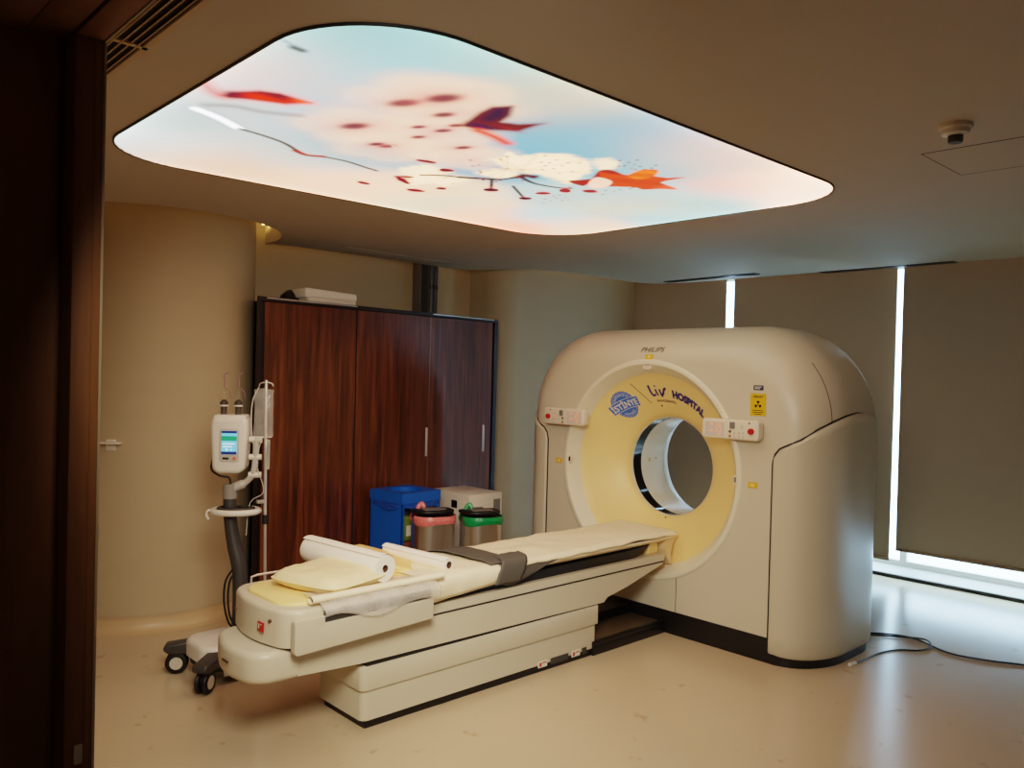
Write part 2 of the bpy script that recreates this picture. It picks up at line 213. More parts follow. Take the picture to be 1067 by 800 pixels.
M['wood'] = wood('walnut_door_veneer', (50, 24, 12), (94, 48, 24), (132, 78, 42), .3)
M['woodd'] = wood('dark_carcass_veneer', (18, 8, 6), (30, 14, 9), (42, 20, 12), .4)
M['frame'] = wood('dark_door_lining', (122, 78, 40), (148, 98, 54), (166, 112, 64), .6, (5, 5, .5))
M['steel'] = mat('brushed_stainless', (225, 220, 210), .32, metal=1., var=.12, scale=3, stretch=(30, 30, .6))
M['alu'] = mat('satin_aluminium', (214, 210, 204), .3, metal=.7)
M['bluebin'] = mat('blue_corrugated_plastic', (20, 98, 196), .4)
M['bluebag'] = mat('blue_bin_bag', (28, 80, 168), .25, bump=.6, bscale=40)
M['pinkbag'] = mat('pink_bin_bag', (226, 122, 118), .3, bump=.6, bscale=40)
M['greenbag'] = mat('green_bin_bag', (12, 140, 80), .3, bump=.6, bscale=40)
M['paper'] = mat('white_paper_roll', (248, 242, 228), .8, var=.02)
M['core'] = mat('cardboard_core', (92, 66, 46), .8)
M['pad'] = mat('pale_yellow_vinyl', (246, 220, 150), .45, var=.03)
M['pillow'] = mat('cream_vinyl_pillow', (244, 226, 180), .5, var=.04, bump=.25, bscale=14)
M['sheet'] = mat('cream_disposable_sheet', (244, 230, 198), .75, var=.03, bump=.2, bscale=18)
M['strap'] = mat('grey_woven_strap', (88, 84, 76), .7, bump=.3, bscale=120)
M['vinyl'] = mat('pale_skirting_vinyl', (200, 172, 132), .4)
M['blind'] = mat('grey_blind_fabric', (134, 122, 104), .75, var=.03, bump=.1, bscale=300)
def blind_mat():
    m = mat('grey_blind_fabric', (158, 136, 112), .75, var=.03, bump=.1, bscale=300); nt = m.node_tree; N = nt.nodes; L = nt.links
    t = N.new('ShaderNodeBsdfTranslucent'); t.inputs[0].default_value = (.0044, .0024, .0014, 1); a = N.new('ShaderNodeAddShader')
    L.new(N['Principled BSDF'].outputs[0], a.inputs[0]); L.new(t.outputs[0], a.inputs[1]); L.new(a.outputs[0], N['Material Output'].inputs[0]); return m
M['blind'] = blind_mat()
M['wframe'] = mat('white_window_frame', (215, 220, 222), .3)
M['cordm'] = mat('black_cable', (14, 14, 15), .4)
M['beige'] = mat('beige_appliance', (222, 214, 198), .4)
M['grilled'] = mat('vent_slot_shadow', (52, 42, 32), .6)
M['trimc'] = mat('light_edge_trim', (190, 168, 136), .4)
M['wedge'] = mat('apricot_foam_cushion', (238, 198, 130), .6)

def clear(name, rgb, mixv, rough=.2):
    m = bpy.data.materials.new(name); m.use_nodes = True; nt = m.node_tree; N = nt.nodes; L = nt.links
    p = N['Principled BSDF']; p.inputs['Base Color'].default_value = (*lin(rgb), 1); p.inputs['Roughness'].default_value = rough
    t = N.new('ShaderNodeBsdfTransparent'); mx = N.new('ShaderNodeMixShader'); nz = N.new('ShaderNodeTexNoise'); nz.inputs['Scale'].default_value = 14
    tc = N.new('ShaderNodeTexCoord'); L.new(tc.outputs['Object'], nz.inputs['Vector'])
    mr = N.new('ShaderNodeMapRange'); mr.inputs[3].default_value = max(0, mixv-.18); mr.inputs[4].default_value = min(1, mixv+.18)
    L.new(nz.outputs['Fac'], mr.inputs[0]); L.new(mr.outputs[0], mx.inputs[0])
    L.new(t.outputs[0], mx.inputs[1]); L.new(p.outputs[0], mx.inputs[2]); L.new(mx.outputs[0], N['Material Output'].inputs[0])
    return m
M['film'] = clear('clear_plastic_film', (235, 228, 216), .34, .15)
M['bagclear'] = clear('clear_infusion_bag', (232, 226, 216), .2, .06)
M['barrel'] = clear('clear_syringe_barrel', (200, 180, 155), .04, .1)
gm = bpy.data.materials.new('window_glass'); gm.use_nodes = True
_N = gm.node_tree.nodes; _L = gm.node_tree.links; _N.remove(_N['Principled BSDF'])
_t = _N.new('ShaderNodeBsdfTransparent'); _g = _N.new('ShaderNodeBsdfGlossy'); _g.inputs['Roughness'].default_value = .02
_x = _N.new('ShaderNodeMixShader'); _x.inputs[0].default_value = .06; _t.inputs[0].default_value = (.86, .95, 1, 1)
_L.new(_t.outputs[0], _x.inputs[1]); _L.new(_g.outputs[0], _x.inputs[2]); _L.new(_x.outputs[0], _N['Material Output'].inputs[0])

def floor_mat():
    m = bpy.data.materials.new('beige_sheet_vinyl'); m.use_nodes = True; nt = m.node_tree; N = nt.nodes; L = nt.links; p = N['Principled BSDF']
    tc = N.new('ShaderNodeTexCoord')
    def nz(s, d=4): n = N.new('ShaderNodeTexNoise'); n.inputs['Scale'].default_value = s; n.inputs['Detail'].default_value = d; L.new(tc.outputs['Object'], n.inputs['Vector']); return n
    def mix(fac, a, b, t='MIX'):
        x = N.new('ShaderNodeMix'); x.data_type = 'RGBA'; x.blend_type = t
        for k, s in ((0, fac), (6, a), (7, b)):
            if isinstance(s, (tuple, float)): x.inputs[k].default_value = (*s, 1) if isinstance(s, tuple) else s
            else: L.new(s, x.inputs[k])
        return x.outputs[2]
    a = mix(nz(1.3).outputs['Fac'], lin((196, 176, 145)), lin((204, 184, 153)))
    f = nz(260, 2); b = mix(f.outputs['Fac'], (.82, .82, .82), (1.12, 1.12, 1.12)); c = mix(1.0, a, b, 'MULTIPLY')
    st = nz(7.5, 8); r = N.new('ShaderNodeValToRGB'); r.color_ramp.elements[0].position = .655; r.color_ramp.elements[1].position = .70; L.new(st.outputs['Fac'], r.inputs['Fac'])
    r.color_ramp.elements[1].color = (.35, .35, .35, 1)
    d = mix(r.outputs['Color'], c, lin((150, 120, 84)))
    L.new(d, p.inputs['Base Color'])
    mr = N.new('ShaderNodeMapRange'); mr.inputs[3].default_value = .2; mr.inputs[4].default_value = .26; L.new(nz(3).outputs['Fac'], mr.inputs[0]); L.new(mr.outputs[0], p.inputs['Roughness'])
    return m
M['floor'] = floor_mat()
# ------------------------------------------------------------------ room shell
ZC = 2.665; ZT = 3.0
struct('floor', MB().box(-1.6, 7.6, -1.7, 6.4, -.08, 0), M['floor'])
struct('wall_back', MB().box(.3, 7.6, 6.17, 6.35, 0, ZT), M['wall'])
struct('wall_right', MB().box(-1.6, 7.6, -1.7, -1.55, 0, ZT), M['woodd'])
struct('wall_front', MB().box(.40, .52, 1.96, 6.35, 0, ZT).box(.40, .52, -1.55, 1.96, 2.46, ZT), M['wall'])
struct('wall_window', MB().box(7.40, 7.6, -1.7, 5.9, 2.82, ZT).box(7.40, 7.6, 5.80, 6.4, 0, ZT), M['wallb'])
struct('ceiling_slab', MB().box(-1.6, 7.6, -1.7, 6.4, ZT, ZT+.1), M['ceil'])
struct('wall_corridor', MB().box(-1.6, -1.5, -1.7, 2.6, 0, ZT).box(-1.6, .4, 2.5, 2.6, 0, ZT), M['wall'])
# rounded corner pier between the back wall and the blinds
pier = rpoly([(5.20, 6.17), (5.20, 5.70), (7.42, 5.70), (7.42, 6.17)], [0, .46, .003, 0], 14)
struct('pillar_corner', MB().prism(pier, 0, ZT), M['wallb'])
# big round column on the left
CC = (2.10, 5.95)
struct('pillar_round', MB().lathe([(0, .675), (ZT, .675)], (*CC, 0), 'z', 72), M['wall'])
sk = MB().lathe([(0, .745), (.008, .72), (.02, .706), (.05, .692), (.092, .689), (.096, .674)], (*CC, 0), 'z', 72)
struct('baseboard_pillar', sk, M['vinyl'])
struct('trim_1', MB().lathe([(.090, .6765), (.090, .693), (.099, .693), (.099, .6765)], (*CC, 0), 'z', 72), M['trimc'])
struct('baseboard_back', MB().box(.52, 5.2, 6.15, 6.17, 0, .1), M['vinyl'])

# suspended ceiling with its wavy free edge (light cove behind it)
arc = [(2.075+.87*math.cos(a), 5.935+.87*math.sin(a)) for a in np.linspace(math.radians(190), math.radians(364), 40)]
wave = smooth([(4.2, 5.93), (4.75, 5.96), (4.98, 5.90), (5.13, 5.67), (5.36, 5.40), (5.76, 5.29), (6.3, 5.27), (6.68, 5.26), (6.89, 5.14), (6.965, 4.9), (6.965, 4.4)], 6)
edge = [(.53, 5.60)]+arc+smooth([(2.96, 6.02), (3.02, 5.965), (3.2, 5.93)], 4)+wave
outline = [(.53, -1.55)]+edge+[(6.965, -1.55)]
struct('ceiling', MB().prism(outline, ZC, ZC+.13), M['ceil'])
# warm light strip lying on top of the free edge
led = mat('warm_light_strip', (255, 215, 150), .5, emit=(255, 214, 138), estr=LED)
def inset(P, d):
    out = []
    for i in range(len(P)):
        a = Vector(P[max(i-1, 0)]); b = Vector(P[min(i+1, len(P)-1)]); t = (b-a).normalized(); out.append((P[i][0]+t.y*d, P[i][1]-t.x*d))
    return out
lp = edge[2:]+[(6.965, 2.0), (6.965, -1.4)]
lp = inset(lp, .09)
mbl = MB()
for i in range(len(lp)-1):
    a, b = lp[i], lp[i+1]
    mbl.add([(*a, ZC+.137), (*b, ZC+.137), (*b, ZC+.155), (*a, ZC+.155)], [(0, 1, 2, 3)])
o = obj('light_strip', mbl, led, loc=(4, 5.9, ZC+.137)); tag(o, 'warm cove light strip hidden along the ceiling edge above the walls', 'light')

# window wall: frames, sill, glass; outside is the sky
wf = MB().prism([(7.275, .030), (7.275, .038), (7.385, .092), (7.385, .115), (7.46, .115), (7.46, .030)], -1.55, 5.7, 'y').box(7.38, 7.46, -1.55, 5.7, 2.74, 2.82)
struct('window_sill', wf, M['wframe'])
struct('sill_shadow_gap', MB().box(7.285, 7.46, -1.55, 5.7, 0, .030), M['dark'])  # near-black strip stands in for the shadow gap between sill and floor
for n, (a, b) in enumerate([(-1.55, 1.12), (1.12, 2.80), (2.80, 4.48), (4.48, 5.7)]):
    w = MB().box(7.39, 7.45, a+.0, a+.03, .115, 2.74).box(7.39, 7.45, b-.03, b, .115, 2.74).box(7.39, 7.45, a+.03, b-.03, .115, .140).box(7.39, 7.45, a+.03, b-.03, 2.70, 2.74)
    f = struct('window_%d' % (n+1), w, M['wframe'])
    obj('pane', MB().box(7.42, 7.426, a+.03, b-.03, .140, 2.70), gm, f)
# roller blinds
for (a, b, zb, x, lab) in [(-1.4, 2.790, .262, 7.19, 'wide grey roller blind right of the scanner, lower right of the bright gap'),
                           (2.853, 4.445, .160, 7.22, 'grey roller blind behind the scanner between the two bright gaps'),
                           (4.523, 5.703, .160, 7.20, 'narrow grey roller blind beside the rounded corner pillar')]:
    t = thing('roller_blind', lab, 'blind', (x, (a+b)/2, zb), group='roller blinds on the window wall')
    def bl(u, v, a=a, b=b, zb=zb, x=x):
        return (x+.004*math.sin(u*9+v*2)+.010*math.sin(v*2.2+u*3)*(1-v), a+(b-a)*u, zb+(2.86-zb)*v)
    fb = obj('fabric', MB().grid(40, 24, bl), M['blind'], t)
    obj('bottom_bar', MB().box(x-.006, x+.012, a, b, zb-.004, zb+.022, .004), M['blind'], t)
    obj('roller_tube', MB().tube([(x+.03, a-.01, 2.88), (x+.03, b+.01, 2.88)], .03, 14), M['alu'], t)

# dark timber door lining on the left, camera looks through the doorway
d = MB().box(.468, .522, 1.785, 1.96, 0, 2.46, .003).box(-.9, .455, 1.852, 1.96, 0, 2.46).box(.452, .470, 1.87, 1.96, 0, 2.46)
d.box(.30, .3025, 1.8505, 1.853, 0, 2.35).box(.505, .509, 1.7835, 1.786, 0, 2.35)
st = struct('door_1', d, M['frame'])
hd = MB().box(.468, .522, -1.5, 1.785, 2.35, 2.47, .003).box(.396, .466, -1.5, 1.852, 2.356, 2.47, .002).box(-.9, .392, -1.5, 1.852, 2.352, 2.47, .002)
struct('door_header', hd, M['frame'], st)
struct('lit_casing_edge', MB().box(.5205, .5255, 1.783, 1.80, 0, 2.36).box(.5205, .5255, -1.5, 1.80, 2.348, 2.36), M['trimc'], st)  # pale strip stands in for the casing edge lit from the room
obj('latch_plate', MB().prism(rpoly([(.487, .885), (.503, .885), (.503, .925), (.487, .925)], .003), 1.782, 1.786, 'y'), M['alu'], st)
obj('latch_keeper', MB().box(.521, .5275, 1.785, 1.80, 1.335, 1.365, .001), M['alu'], st)

# ------------------------------------------------------------------ luminous ceiling picture
PX0, PX1, PY0, PY1, PR = 1.125, 4.165, 1.845, 4.04, .40
def sdist(P, poly):
    """signed distance (negative inside) of N points to a polygon"""
    p = np.array(poly); d = np.full(len(P), 1e9); ins = np.zeros(len(P), bool); n = len(p)
    for i in range(n):
        a, b = p[i], p[(i+1) % n]; e = b-a; w = P-a
        t = np.clip((w@e)/(e@e+1e-12), 0, 1); d = np.minimum(d, np.hypot(*(w-t[:, None]*e).T))
        c = (a[1] > P[:, 1]) != (b[1] > P[:, 1])
        with np.errstate(all='ignore'): xx = (b[0]-a[0])*(P[:, 1]-a[1])/(b[1]-a[1]+1e-15)+a[0]
        ins ^= c & (P[:, 0] < xx)
    return np.where(ins, -d, d)
def ldist(P, line):
    p = np.array(smooth(line, 5) if len(line) > 2 else line); d = np.full(len(P), 1e9)
    for i in range(len(p)-1):
        a, b = p[i], p[i+1]; e = b-a; w = P-a; t = np.clip((w@e)/(e@e+1e-12), 0, 1); d = np.minimum(d, np.hypot(*(w-t[:, None]*e).T))
    return d
_inv = np.array(INV).reshape(len(INV_LV), len(INV_LV), len(INV_LV), 3)/100
def unview(c):
    """display colour of the print -> light it gives off"""
    i = []; f = []
    for v in c:
        v = min(max(v, INV_LV[0]), INV_LV[-1]); k = max(j for j in range(len(INV_LV)-1) if INV_LV[j] <= v); i.append(k); f.append((v-INV_LV[k])/(INV_LV[k+1]-INV_LV[k]))
    o = np.zeros(3)
    for a in (0, 1):
        for b in (0, 1):
            for d in (0, 1): o += (f[0] if a else 1-f[0])*(f[1] if b else 1-f[1])*(f[2] if d else 1-f[2])*_inv[i[0]+a, i[1]+b, i[2]+d]
    return 2.0**o
def paint(P):
    L = lambda c: unview(c)
    num = np.zeros((len(P), 3)); den = np.full(len(P), 1e-9)
    for (c, rgb, s) in ART['bg']:
        w = np.exp(-((P-np.array(c))**2).sum(1)/(2*(s*.62)**2))+1e-6; num += w[:, None]*L([(v-.35*(255-v)*.5-6)+0*v for v in rgb]); den += w
    C = num/den[:, None]
    wv = np.sin(P[:, 0]*7+3*np.sin(P[:, 1]*2.3))*np.sin(P[:, 1]*5+1.7*np.sin(P[:, 0]*3)); C *= (1+.035*wv)[:, None]
    def over(a, rgb):
        nonlocal C; a = np.clip(a, 0, 1)[:, None]; C = C*(1-a)+L(rgb)*a
    S = lambda d, w: np.clip(.5-d/w, 0, 1)
    rng = np.random.RandomState(5)
    Q = ART['polys']; K = ART['strokes']
    def sm(k): return smooth(Q[k], 5, True)
    wob = .05*np.sin(P[:, 0]*11+2*np.sin(P[:, 1]*7))
    for k, (c, r) in enumerate(ART['flow']):
        r = r*.86; dd = np.hypot(*(P-np.array(c)).T); an = np.arctan2(P[:, 1]-c[1], P[:, 0]-c[0]); R = r*(.80+.2*np.abs(np.cos(2.5*an+k))+wob)
        over(.40*np.clip((R-dd)/(.42*r)+.5, 0, 1), (228, 210, 190)); over(.14*np.clip((R*.9-dd)/(.16*r)+.5, 0, 1)*(dd/r), (240, 228, 210))
        over(.20*np.exp(-(dd/(r*.45))**2), (236, 190, 178))
    for c, r in ART['blobs']:
        dd = np.hypot((P[:, 0]-c[0])*1.15+(P[:, 1]-c[1])*.3, (P[:, 1]-c[1])*.75)
        over(.45*np.exp(-(dd/(r*.9))**2), (222, 140, 136)); over(.92*np.exp(-(dd/(r*.50))**4), (126, 40, 66))
    jit = .010*np.sin(P[:, 0]*61+2*np.sin(P[:, 1]*23))*np.sin(P[:, 1]*53+P[:, 0]*17)
    def bud(k, rgb, wk=2.2, soft=.016):
        l, w = K[k]; a = np.array(l[0]); b = np.array(l[-1]); e = b-a; n = np.hypot(*e); t = ((P-a)@e)/(n*n); s = np.abs((P-a)@np.array([-e[1], e[0]]))/n
        half = w*.5*wk*np.sqrt(np.clip(1-np.abs(2*t-1)**1.7, 0, 1))+jit*.4; m = S(s-half, soft)*(t > -.02)*(t < 1.02)
        over(.35*S(s-half*1.8, soft*2)*(t > -.1)*(t < 1.1), (226, 150, 146)); over(m, rgb); over(.45*S(s-half*.4, soft)*m, tuple(v*.72 for v in rgb))
    def stroke(k, rgb, soft=.012, op=1., wk=1.5):
        l, w = K[k]; over(op*S(ldist(P, l)-w*.5*wk, soft), rgb)
    stroke('stem1', (220, 70, 66), .08, .9); stroke('faint', (140, 128, 108), .05, .7); over(.5*S(ldist(P, K['white'][0])-.03, .05), (170, 186, 204)); stroke('white', (253, 253, 253), .03, 1, 1.1)
    d = sdist(P, Q['leaf1']); over(.7*S(d, .10), (236, 120, 90)); over(S(d, .03), (168, 44, 48)); over(S(sdist(P, Q['leaf1hi']), .05), (222, 66, 30))
    over(.75*np.exp(-(np.hypot(P[:, 0]-1.245, P[:, 1]-2.80)/.04)**2), (96, 40, 70)); over(.55*np.exp(-((P[:, 0]-1.36)/.05)**2-((P[:, 1]-2.70)/.025)**2), (100, 44, 70))
    over(.5*np.exp(-((P[:, 0]-1.45)/.04)**2-((P[:, 1]-2.69)/.02)**2), (244, 140, 50))
    d = sdist(P, Q['purple']); over(.45*S(d, .10), (196, 90, 90)); over(S(d, .03), (136, 42, 50)); over(.95*S(sdist(P, Q['purplecore']), .05), (64, 36, 78))
    over(.9*np.exp(-((P[:, 0]-2.09)/.07)**2-((P[:, 1]-2.43)/.03)**2), (52, 40, 96)); over(.5*np.exp(-((P[:, 0]-2.19)/.06)**2-((P[:, 1]-2.37)/.02)**2), (180, 56, 60))
    stroke('orst', (226, 92, 60), .05)
    for k in ('petalD', 'petalE', 'petalA', 'petalB'):
        d = sdist(P, sm(k))+jit*1.3; over(S(d-.012, .05)*.5, (224, 222, 208)); over(S(d, .014)*(.7 if k in ('petalB', 'petalD') else .95), (238, 225, 203)); over(.45*S(np.abs(d+.006)-.003, .008), (206, 190, 168))
        over(.3*S(d+.07, .12), (246, 236, 220))
        if k == 'petalA':      # folds between the petals of the open flower
            for q in range(9):
                a0 = 2*PI*q/9; c = np.array([2.66, 2.80]); e = c+.34*np.array([math.cos(a0), math.sin(a0)])
                over(.5*S(ldist(P, [tuple(c), tuple(e)])-.004, .03)*S(d, .01), (214, 196, 172))
    stroke('petline', (222, 206, 186), .01, .9)
    for k in ('br1', 'br2'): stroke(k, (104, 78, 58), .014, 1, 1.8)
    stroke('br1r', (186, 72, 56), .02)
    for k in ('bit1', 'bit2', 'bit3', 'bit4', 'r1', 'r2', 'r3', 'r4'): bud(k, (166, 44, 60))
    for k in ('brA', 'brA2', 'brB', 'bud1s', 'bud2s'): stroke(k, (92, 58, 50), .012, 1, 1.9)
    for k in ('bud1', 'bud2'): bud(k, (112, 34, 62), 2.6)
    for k in ('bud3', 'bud4', 'bud5'): bud(k, (182, 48, 58), 2.3)
    stroke('center', (120, 50, 58), .03, 1, 1.6)
    for q in range(26):        # fine stamens round the open flower and the leaf
        c = np.array([2.60, 2.83] if q < 14 else [3.08, 2.62]); a0 = rng.rand()*2*PI; l = .12+.16*rng.rand(); e = c+l*np.array([math.cos(a0), math.sin(a0)])
        over(.6*S(ldist(P, [tuple(c), tuple(e)])-.002, .008), (206, 150, 132)); over(S(np.hypot(*(P-e).T)-.009, .008), (148, 58, 66) if q % 2 else (186, 110, 84))
    over(np.maximum(S(sdist(P, Q['redleaf']), .014), S(sdist(P, sm('redleaf')), .014)), (180, 50, 46)); over(np.maximum(S(sdist(P, Q['orangeleaf']), .014), S(sdist(P, sm('orangeleaf')), .014)), (218, 92, 40)); over(S(sdist(P, sm('orangehi')), .03), (236, 146, 52))
    og = np.array([2.86, 2.55]); fx_ = (P-og)@np.array([.9, -.42])
    over(.6*S(sdist(P, Q['orangeleaf']), .014)*np.clip((fx_-.42)/.3, 0, 1), (244, 178, 150)); over(.55*S(sdist(P, Q['orangeleaf']), .014)*np.clip(.5+.5*np.sin((P-og)@np.array([.42, .9])*46+fx_*6), 0, 1), (190, 60, 38))
    d = sdist(P, sm('petalC')); over(.9*S(d, .012), (236, 214, 196)); over(.4*S(np.abs(d)-.003, .008), (190, 150, 130))
    for k, c in enumerate(ART['stam']):
        over(S(np.hypot(*(P-np.array(c)).T)-.0085, .008), (150, 62, 66) if k % 3 else (196, 120, 90))
    stroke('bug', (86, 92, 94), .025); over(.6*S(ldist(P, [(K['bug'][0][0][0]-.05, K['bug'][0][0][1]-.03), K['bug'][0][1]])-.008, .02), (120, 130, 132))
    bx = np.minimum(np.minimum(P[:, 0]-PX0, PX1-P[:, 0]), np.minimum(P[:, 1]-PY0, PY1-P[:, 1]))
    C *= (1+.5*np.exp(-bx/.05))[:, None]
    return C
def light_picture():
    st = .0085; nx = int((PX1-PX0)/st)+1; ny = int((PY1-PY0)/st)+1
    gx = np.linspace(PX0, PX1, nx); gy = np.linspace(PY0, PY1, ny)
    X, Y = np.meshgrid(gx, gy, indexing='ij'); P = np.c_[X.ravel(), Y.ravel()]
    q = np.abs(P-np.array([(PX0+PX1)/2, (PY0+PY1)/2]))-np.array([(PX1-PX0)/2-PR, (PY1-PY0)/2-PR])
    sd = np.hypot(*np.maximum(q, 0).T)+np.minimum(q.max(1), 0)-PR
    keep = (sd < .004)
    idx = np.arange(nx*ny).reshape(nx, ny); F = np.stack([idx[:-1, :-1], idx[:-1, 1:], idx[1:, 1:], idx[1:, :-1]], -1).reshape(-1, 4)
    F = F[keep[F].all(1)]; used = np.unique(F); re = np.full(nx*ny, -1); re[used] = np.arange(len(used)); F = re[F]; P = P[used]
    cx, cy = (PX0+PX1)/2, (PY0+PY1)/2
    V = np.c_[P-np.array([cx, cy]), np.zeros(len(P))].astype(np.float32)
    me = bpy.data.meshes.new('picture'); me.vertices.add(len(V)); me.vertices.foreach_set('co', V.ravel())
    me.loops.add(F.size); me.loops.foreach_set('vertex_index', F.ravel().astype(np.int32))
    me.polygons.add(len(F)); me.polygons.foreach_set('loop_start', np.arange(0, F.size, 4, dtype=np.int32))
    me.update(calc_edges=True); me.validate()
    ca = me.color_attributes.new('paint', 'FLOAT_COLOR', 'POINT'); C = paint(P)
    ca.data.foreach_set('color', np.c_[C, np.ones(len(C))].astype(np.float32).ravel())
    m = bpy.data.materials.new('backlit_blossom_print'); m.use_nodes = True; nt = m.node_tree; N = nt.nodes; Lk = nt.links
    p = N['Principled BSDF']; p.inputs['Base Color'].default_value = (.02, .02, .02, 1); p.inputs['Roughness'].default_value = .5
    a = N.new('ShaderNodeAttribute'); a.attribute_name = 'paint'; Lk.new(a.outputs['Color'], p.inputs['Emission Color']); p.inputs['Emission Strength'].default_value = PANEL
    me.materials.append(m); o = bpy.data.objects.new('picture', me); COL.objects.link(o); return o
t = thing('ceiling_light_panel', 'large rounded luminous ceiling panel printed with pale cherry blossom branches on sky', 'light panel', ((PX0+PX1)/2, (PY0+PY1)/2, ZC-.004))
pic = light_picture(); pic.parent = t
rr = rpoly([(PX0, PY0), (PX1, PY0), (PX1, PY1), (PX0, PY1)], PR, 14)
fr = MB(); n = len(rr); ro = []
for i in range(n):
    a = Vector(rr[i-1]); b = Vector(rr[(i+1) % n]); tt = (b-a).normalized(); ro.append((rr[i][0]+tt.y*.008, rr[i][1]-tt.x*.008))
for i in range(n):
    j = (i+1) % n
    fr.add([(*rr[i], ZC-.0075), (*rr[j], ZC-.0075), (*ro[j], ZC-.0075), (*ro[i], ZC-.0075), (*rr[i], ZC), (*rr[j], ZC), (*ro[j], ZC), (*ro[i], ZC)], [(0, 1, 2, 3), (0, 1, 5, 4), (2, 3, 7, 6)])
obj('frame', fr, M['dark'], t)

# ------------------------------------------------------------------ ceiling fittings
def slot_vent(name, lab, c, length, wid, rz, n=2, m=None, grp=None, gap=True):
    t = thing(name, lab, 'vent', (c[0], c[1], ZC-.001), rz, grp, local=True)
    h = length/2; w = wid/2
    f = MB().box(-w, w, -h, h, -.003, 0)
    obj('backing', f, M['grilled'], t)
    fm = m or M['ceil']
    fr = MB().box(-w-.008, -w, -h-.008, h+.008, -.006, 0).box(w, w+.008, -h-.008, h+.008, -.006, 0).box(-w, w, -h-.008, -h, -.006, 0).box(-w, w, h, h+.008, -.006, 0)
    if gap: fr.box(-w, w, -.012, .012, -.006, 0)
    obj('frame', fr, fm, t)
    s = MB()
    for k in range(1, n):
        x = -w+wid*k/n; s.box(x-.004, x+.004, -h, h, -.006, -.002)
    if n > 1: obj('slat', s, fm, t)
slot_vent('ceiling_vent', 'dark slotted ceiling vent above the gap behind the scanner top', (6.74, 4.43), 1.05, .075, math.radians(-4), 3, M['dgrey'], 'slotted vents along the window side')
slot_vent('ceiling_vent', 'dark slotted ceiling vent right above the bright gap beside the wide blind', (6.94, 2.85), 1.1, .075, math.radians(-2), 3, M['dgrey'], 'slotted vents along the window side')
slot_vent('ceiling_vent', 'pale flush slot vent in the ceiling above the wardrobe', (4.0, 5.68), 1.15, .10, math.radians(90+3), 3, M['ceil'])
t = thing('air_grille', 'cream louvred air grille in the ceiling beside the dark door frame', 'air grille', (.74, 2.3, ZC-.001), local=True)
obj('backing', MB().box(-.13, .12, -.9, .8, -.003, 0), M['grilled'], t)
obj('frame', MB().box(-.14, -.125, -.9, .8, -.012, 0).box(.118, .135, -.9, .8, -.012, 0).box(-.14, .135, .27, .29, -.012, 0).box(-.14, .135, .8, .82, -.012, 0), M['trimc'], t)
for k in range(11):
    x = -.118+k*.0225
    b = MB().box(-.0065, .0065, -.9, .8, -.001, .001); b.xf(Matrix.Translation((x, 0, -.009)) @ Matrix.Rotation(math.radians(-38), 4, 'Y'))
    obj('louvre', b, M['trimc'], t)
t = thing('smoke_detector', 'round cream smoke detector on the ceiling', 'smoke detector', (3.273, 1.10, ZC), local=True)
obj('base', MB().lathe([(0, .058), (-.014, .058), (-.018, .053), (-.018, 0)], (0, 0, 0), 'z', 32), M['white'], t)
obj('body', MB().lathe([(-.018, .050), (-.034, .047), (-.038, .030), (-.040, .027)], (0, 0, 0), 'z', 32), M['white'], t)
obj('sensor', MB().lathe([(-.038, .026), (-.062, .026), (-.066, .022), (-.066, 0)], (0, 0, 0), 'z', 24), M['dgrey'], t)
t = thing('access_hatch', 'flush square access hatch in the ceiling beside the smoke detector', 'access hatch', (3.83, 1.03, ZC), local=True)
obj('hatch_panel', MB().box(-.236, .236, -.306, .306, -.001, .004), M['ceil'], t)
g = .004
obj('seam_line', MB().box(-.24, -.236, -.31, .31, -.0016, 0).box(.236, .24, -.31, .31, -.0016, 0).box(-.236, .236, .306, .31, -.0016, 0).box(-.236, .236, -.31, -.306, -.0016, 0), M['grilled'], t)
# small white bracket on the column, small switch near the wardrobe
ca = math.radians(230)
o = MB().prism(rpoly([(0, -.085), (.06, -.085), (.06, .075), (0, .075)], .02), -.007, .007, 'z', .005)
o.box(-.01, .006, -.03, .03, -.05, .02, .004)
o.xf(Matrix.Translation((CC[0]+.675*math.cos(ca), CC[1]+.675*math.sin(ca), 1.2)) @ Matrix.Rotation(ca, 4, 'Z'))
tag(obj('wall_bracket', o, M['white'], loc=(1.67, 5.43, 1.2)), 'small white bracket sticking out of the tan round column beside the door frame', 'bracket')
# ------------------------------------------------------------------ scanner gantry
GX0, GX1 = 4.47, 5.38; GC = (3.41, 1.068); YN, YF = 2.158, 4.63; ZG = 2.045
RX, RD = .38, .25
gan = thing('scanner_gantry', 'big cream ring shaped medical scanner with round bore and yellow funnel', 'scanner', (4.95, 3.41, 0))
def outline_pts(d, zb=.135):
    rc = .60-d*.7; y0, y1, zt = YN+d, YF-d, ZG-d; P = []
    def seg(a, b, n): 
        for k in range(n): P.append((a[0]+(b[0]-a[0])*k/n, a[1]+(b[1]-a[1])*k/n))
    def arc_(c, a0, n):
        for k in range(n): a = math.radians(a0+90*k/n); P.append((c[0]+rc*math.cos(a), c[1]+rc*math.sin(a)))
    seg((3.41, zb), (y1, zb), 14); seg((y1, zb), (y1, zt-rc), 18); arc_((y1-rc, zt-rc), 0, 18)
    seg((y1-rc, zt), (y0+rc, zt), 20); arc_((y0+rc, zt-rc), 90, 18); seg((y0, zt-rc), (y0, zb), 18); seg((y0, zb), (3.41, zb), 14)
    return P
def slices():
    S = [(GX0+RX*(1-math.cos(a)), RD*(1-math.sin(a))) for a in np.linspace(0, PI/2, 13)]
    S += [(x, 0) for x in np.linspace(GX0+RX+.06, GX1-RX*.7, 4)]
    S += [(GX1-RX*.7+RX*.7*math.sin(a), RD*(1-math.cos(a))) for a in np.linspace(0, PI/2, 9)[1:]]
    return S
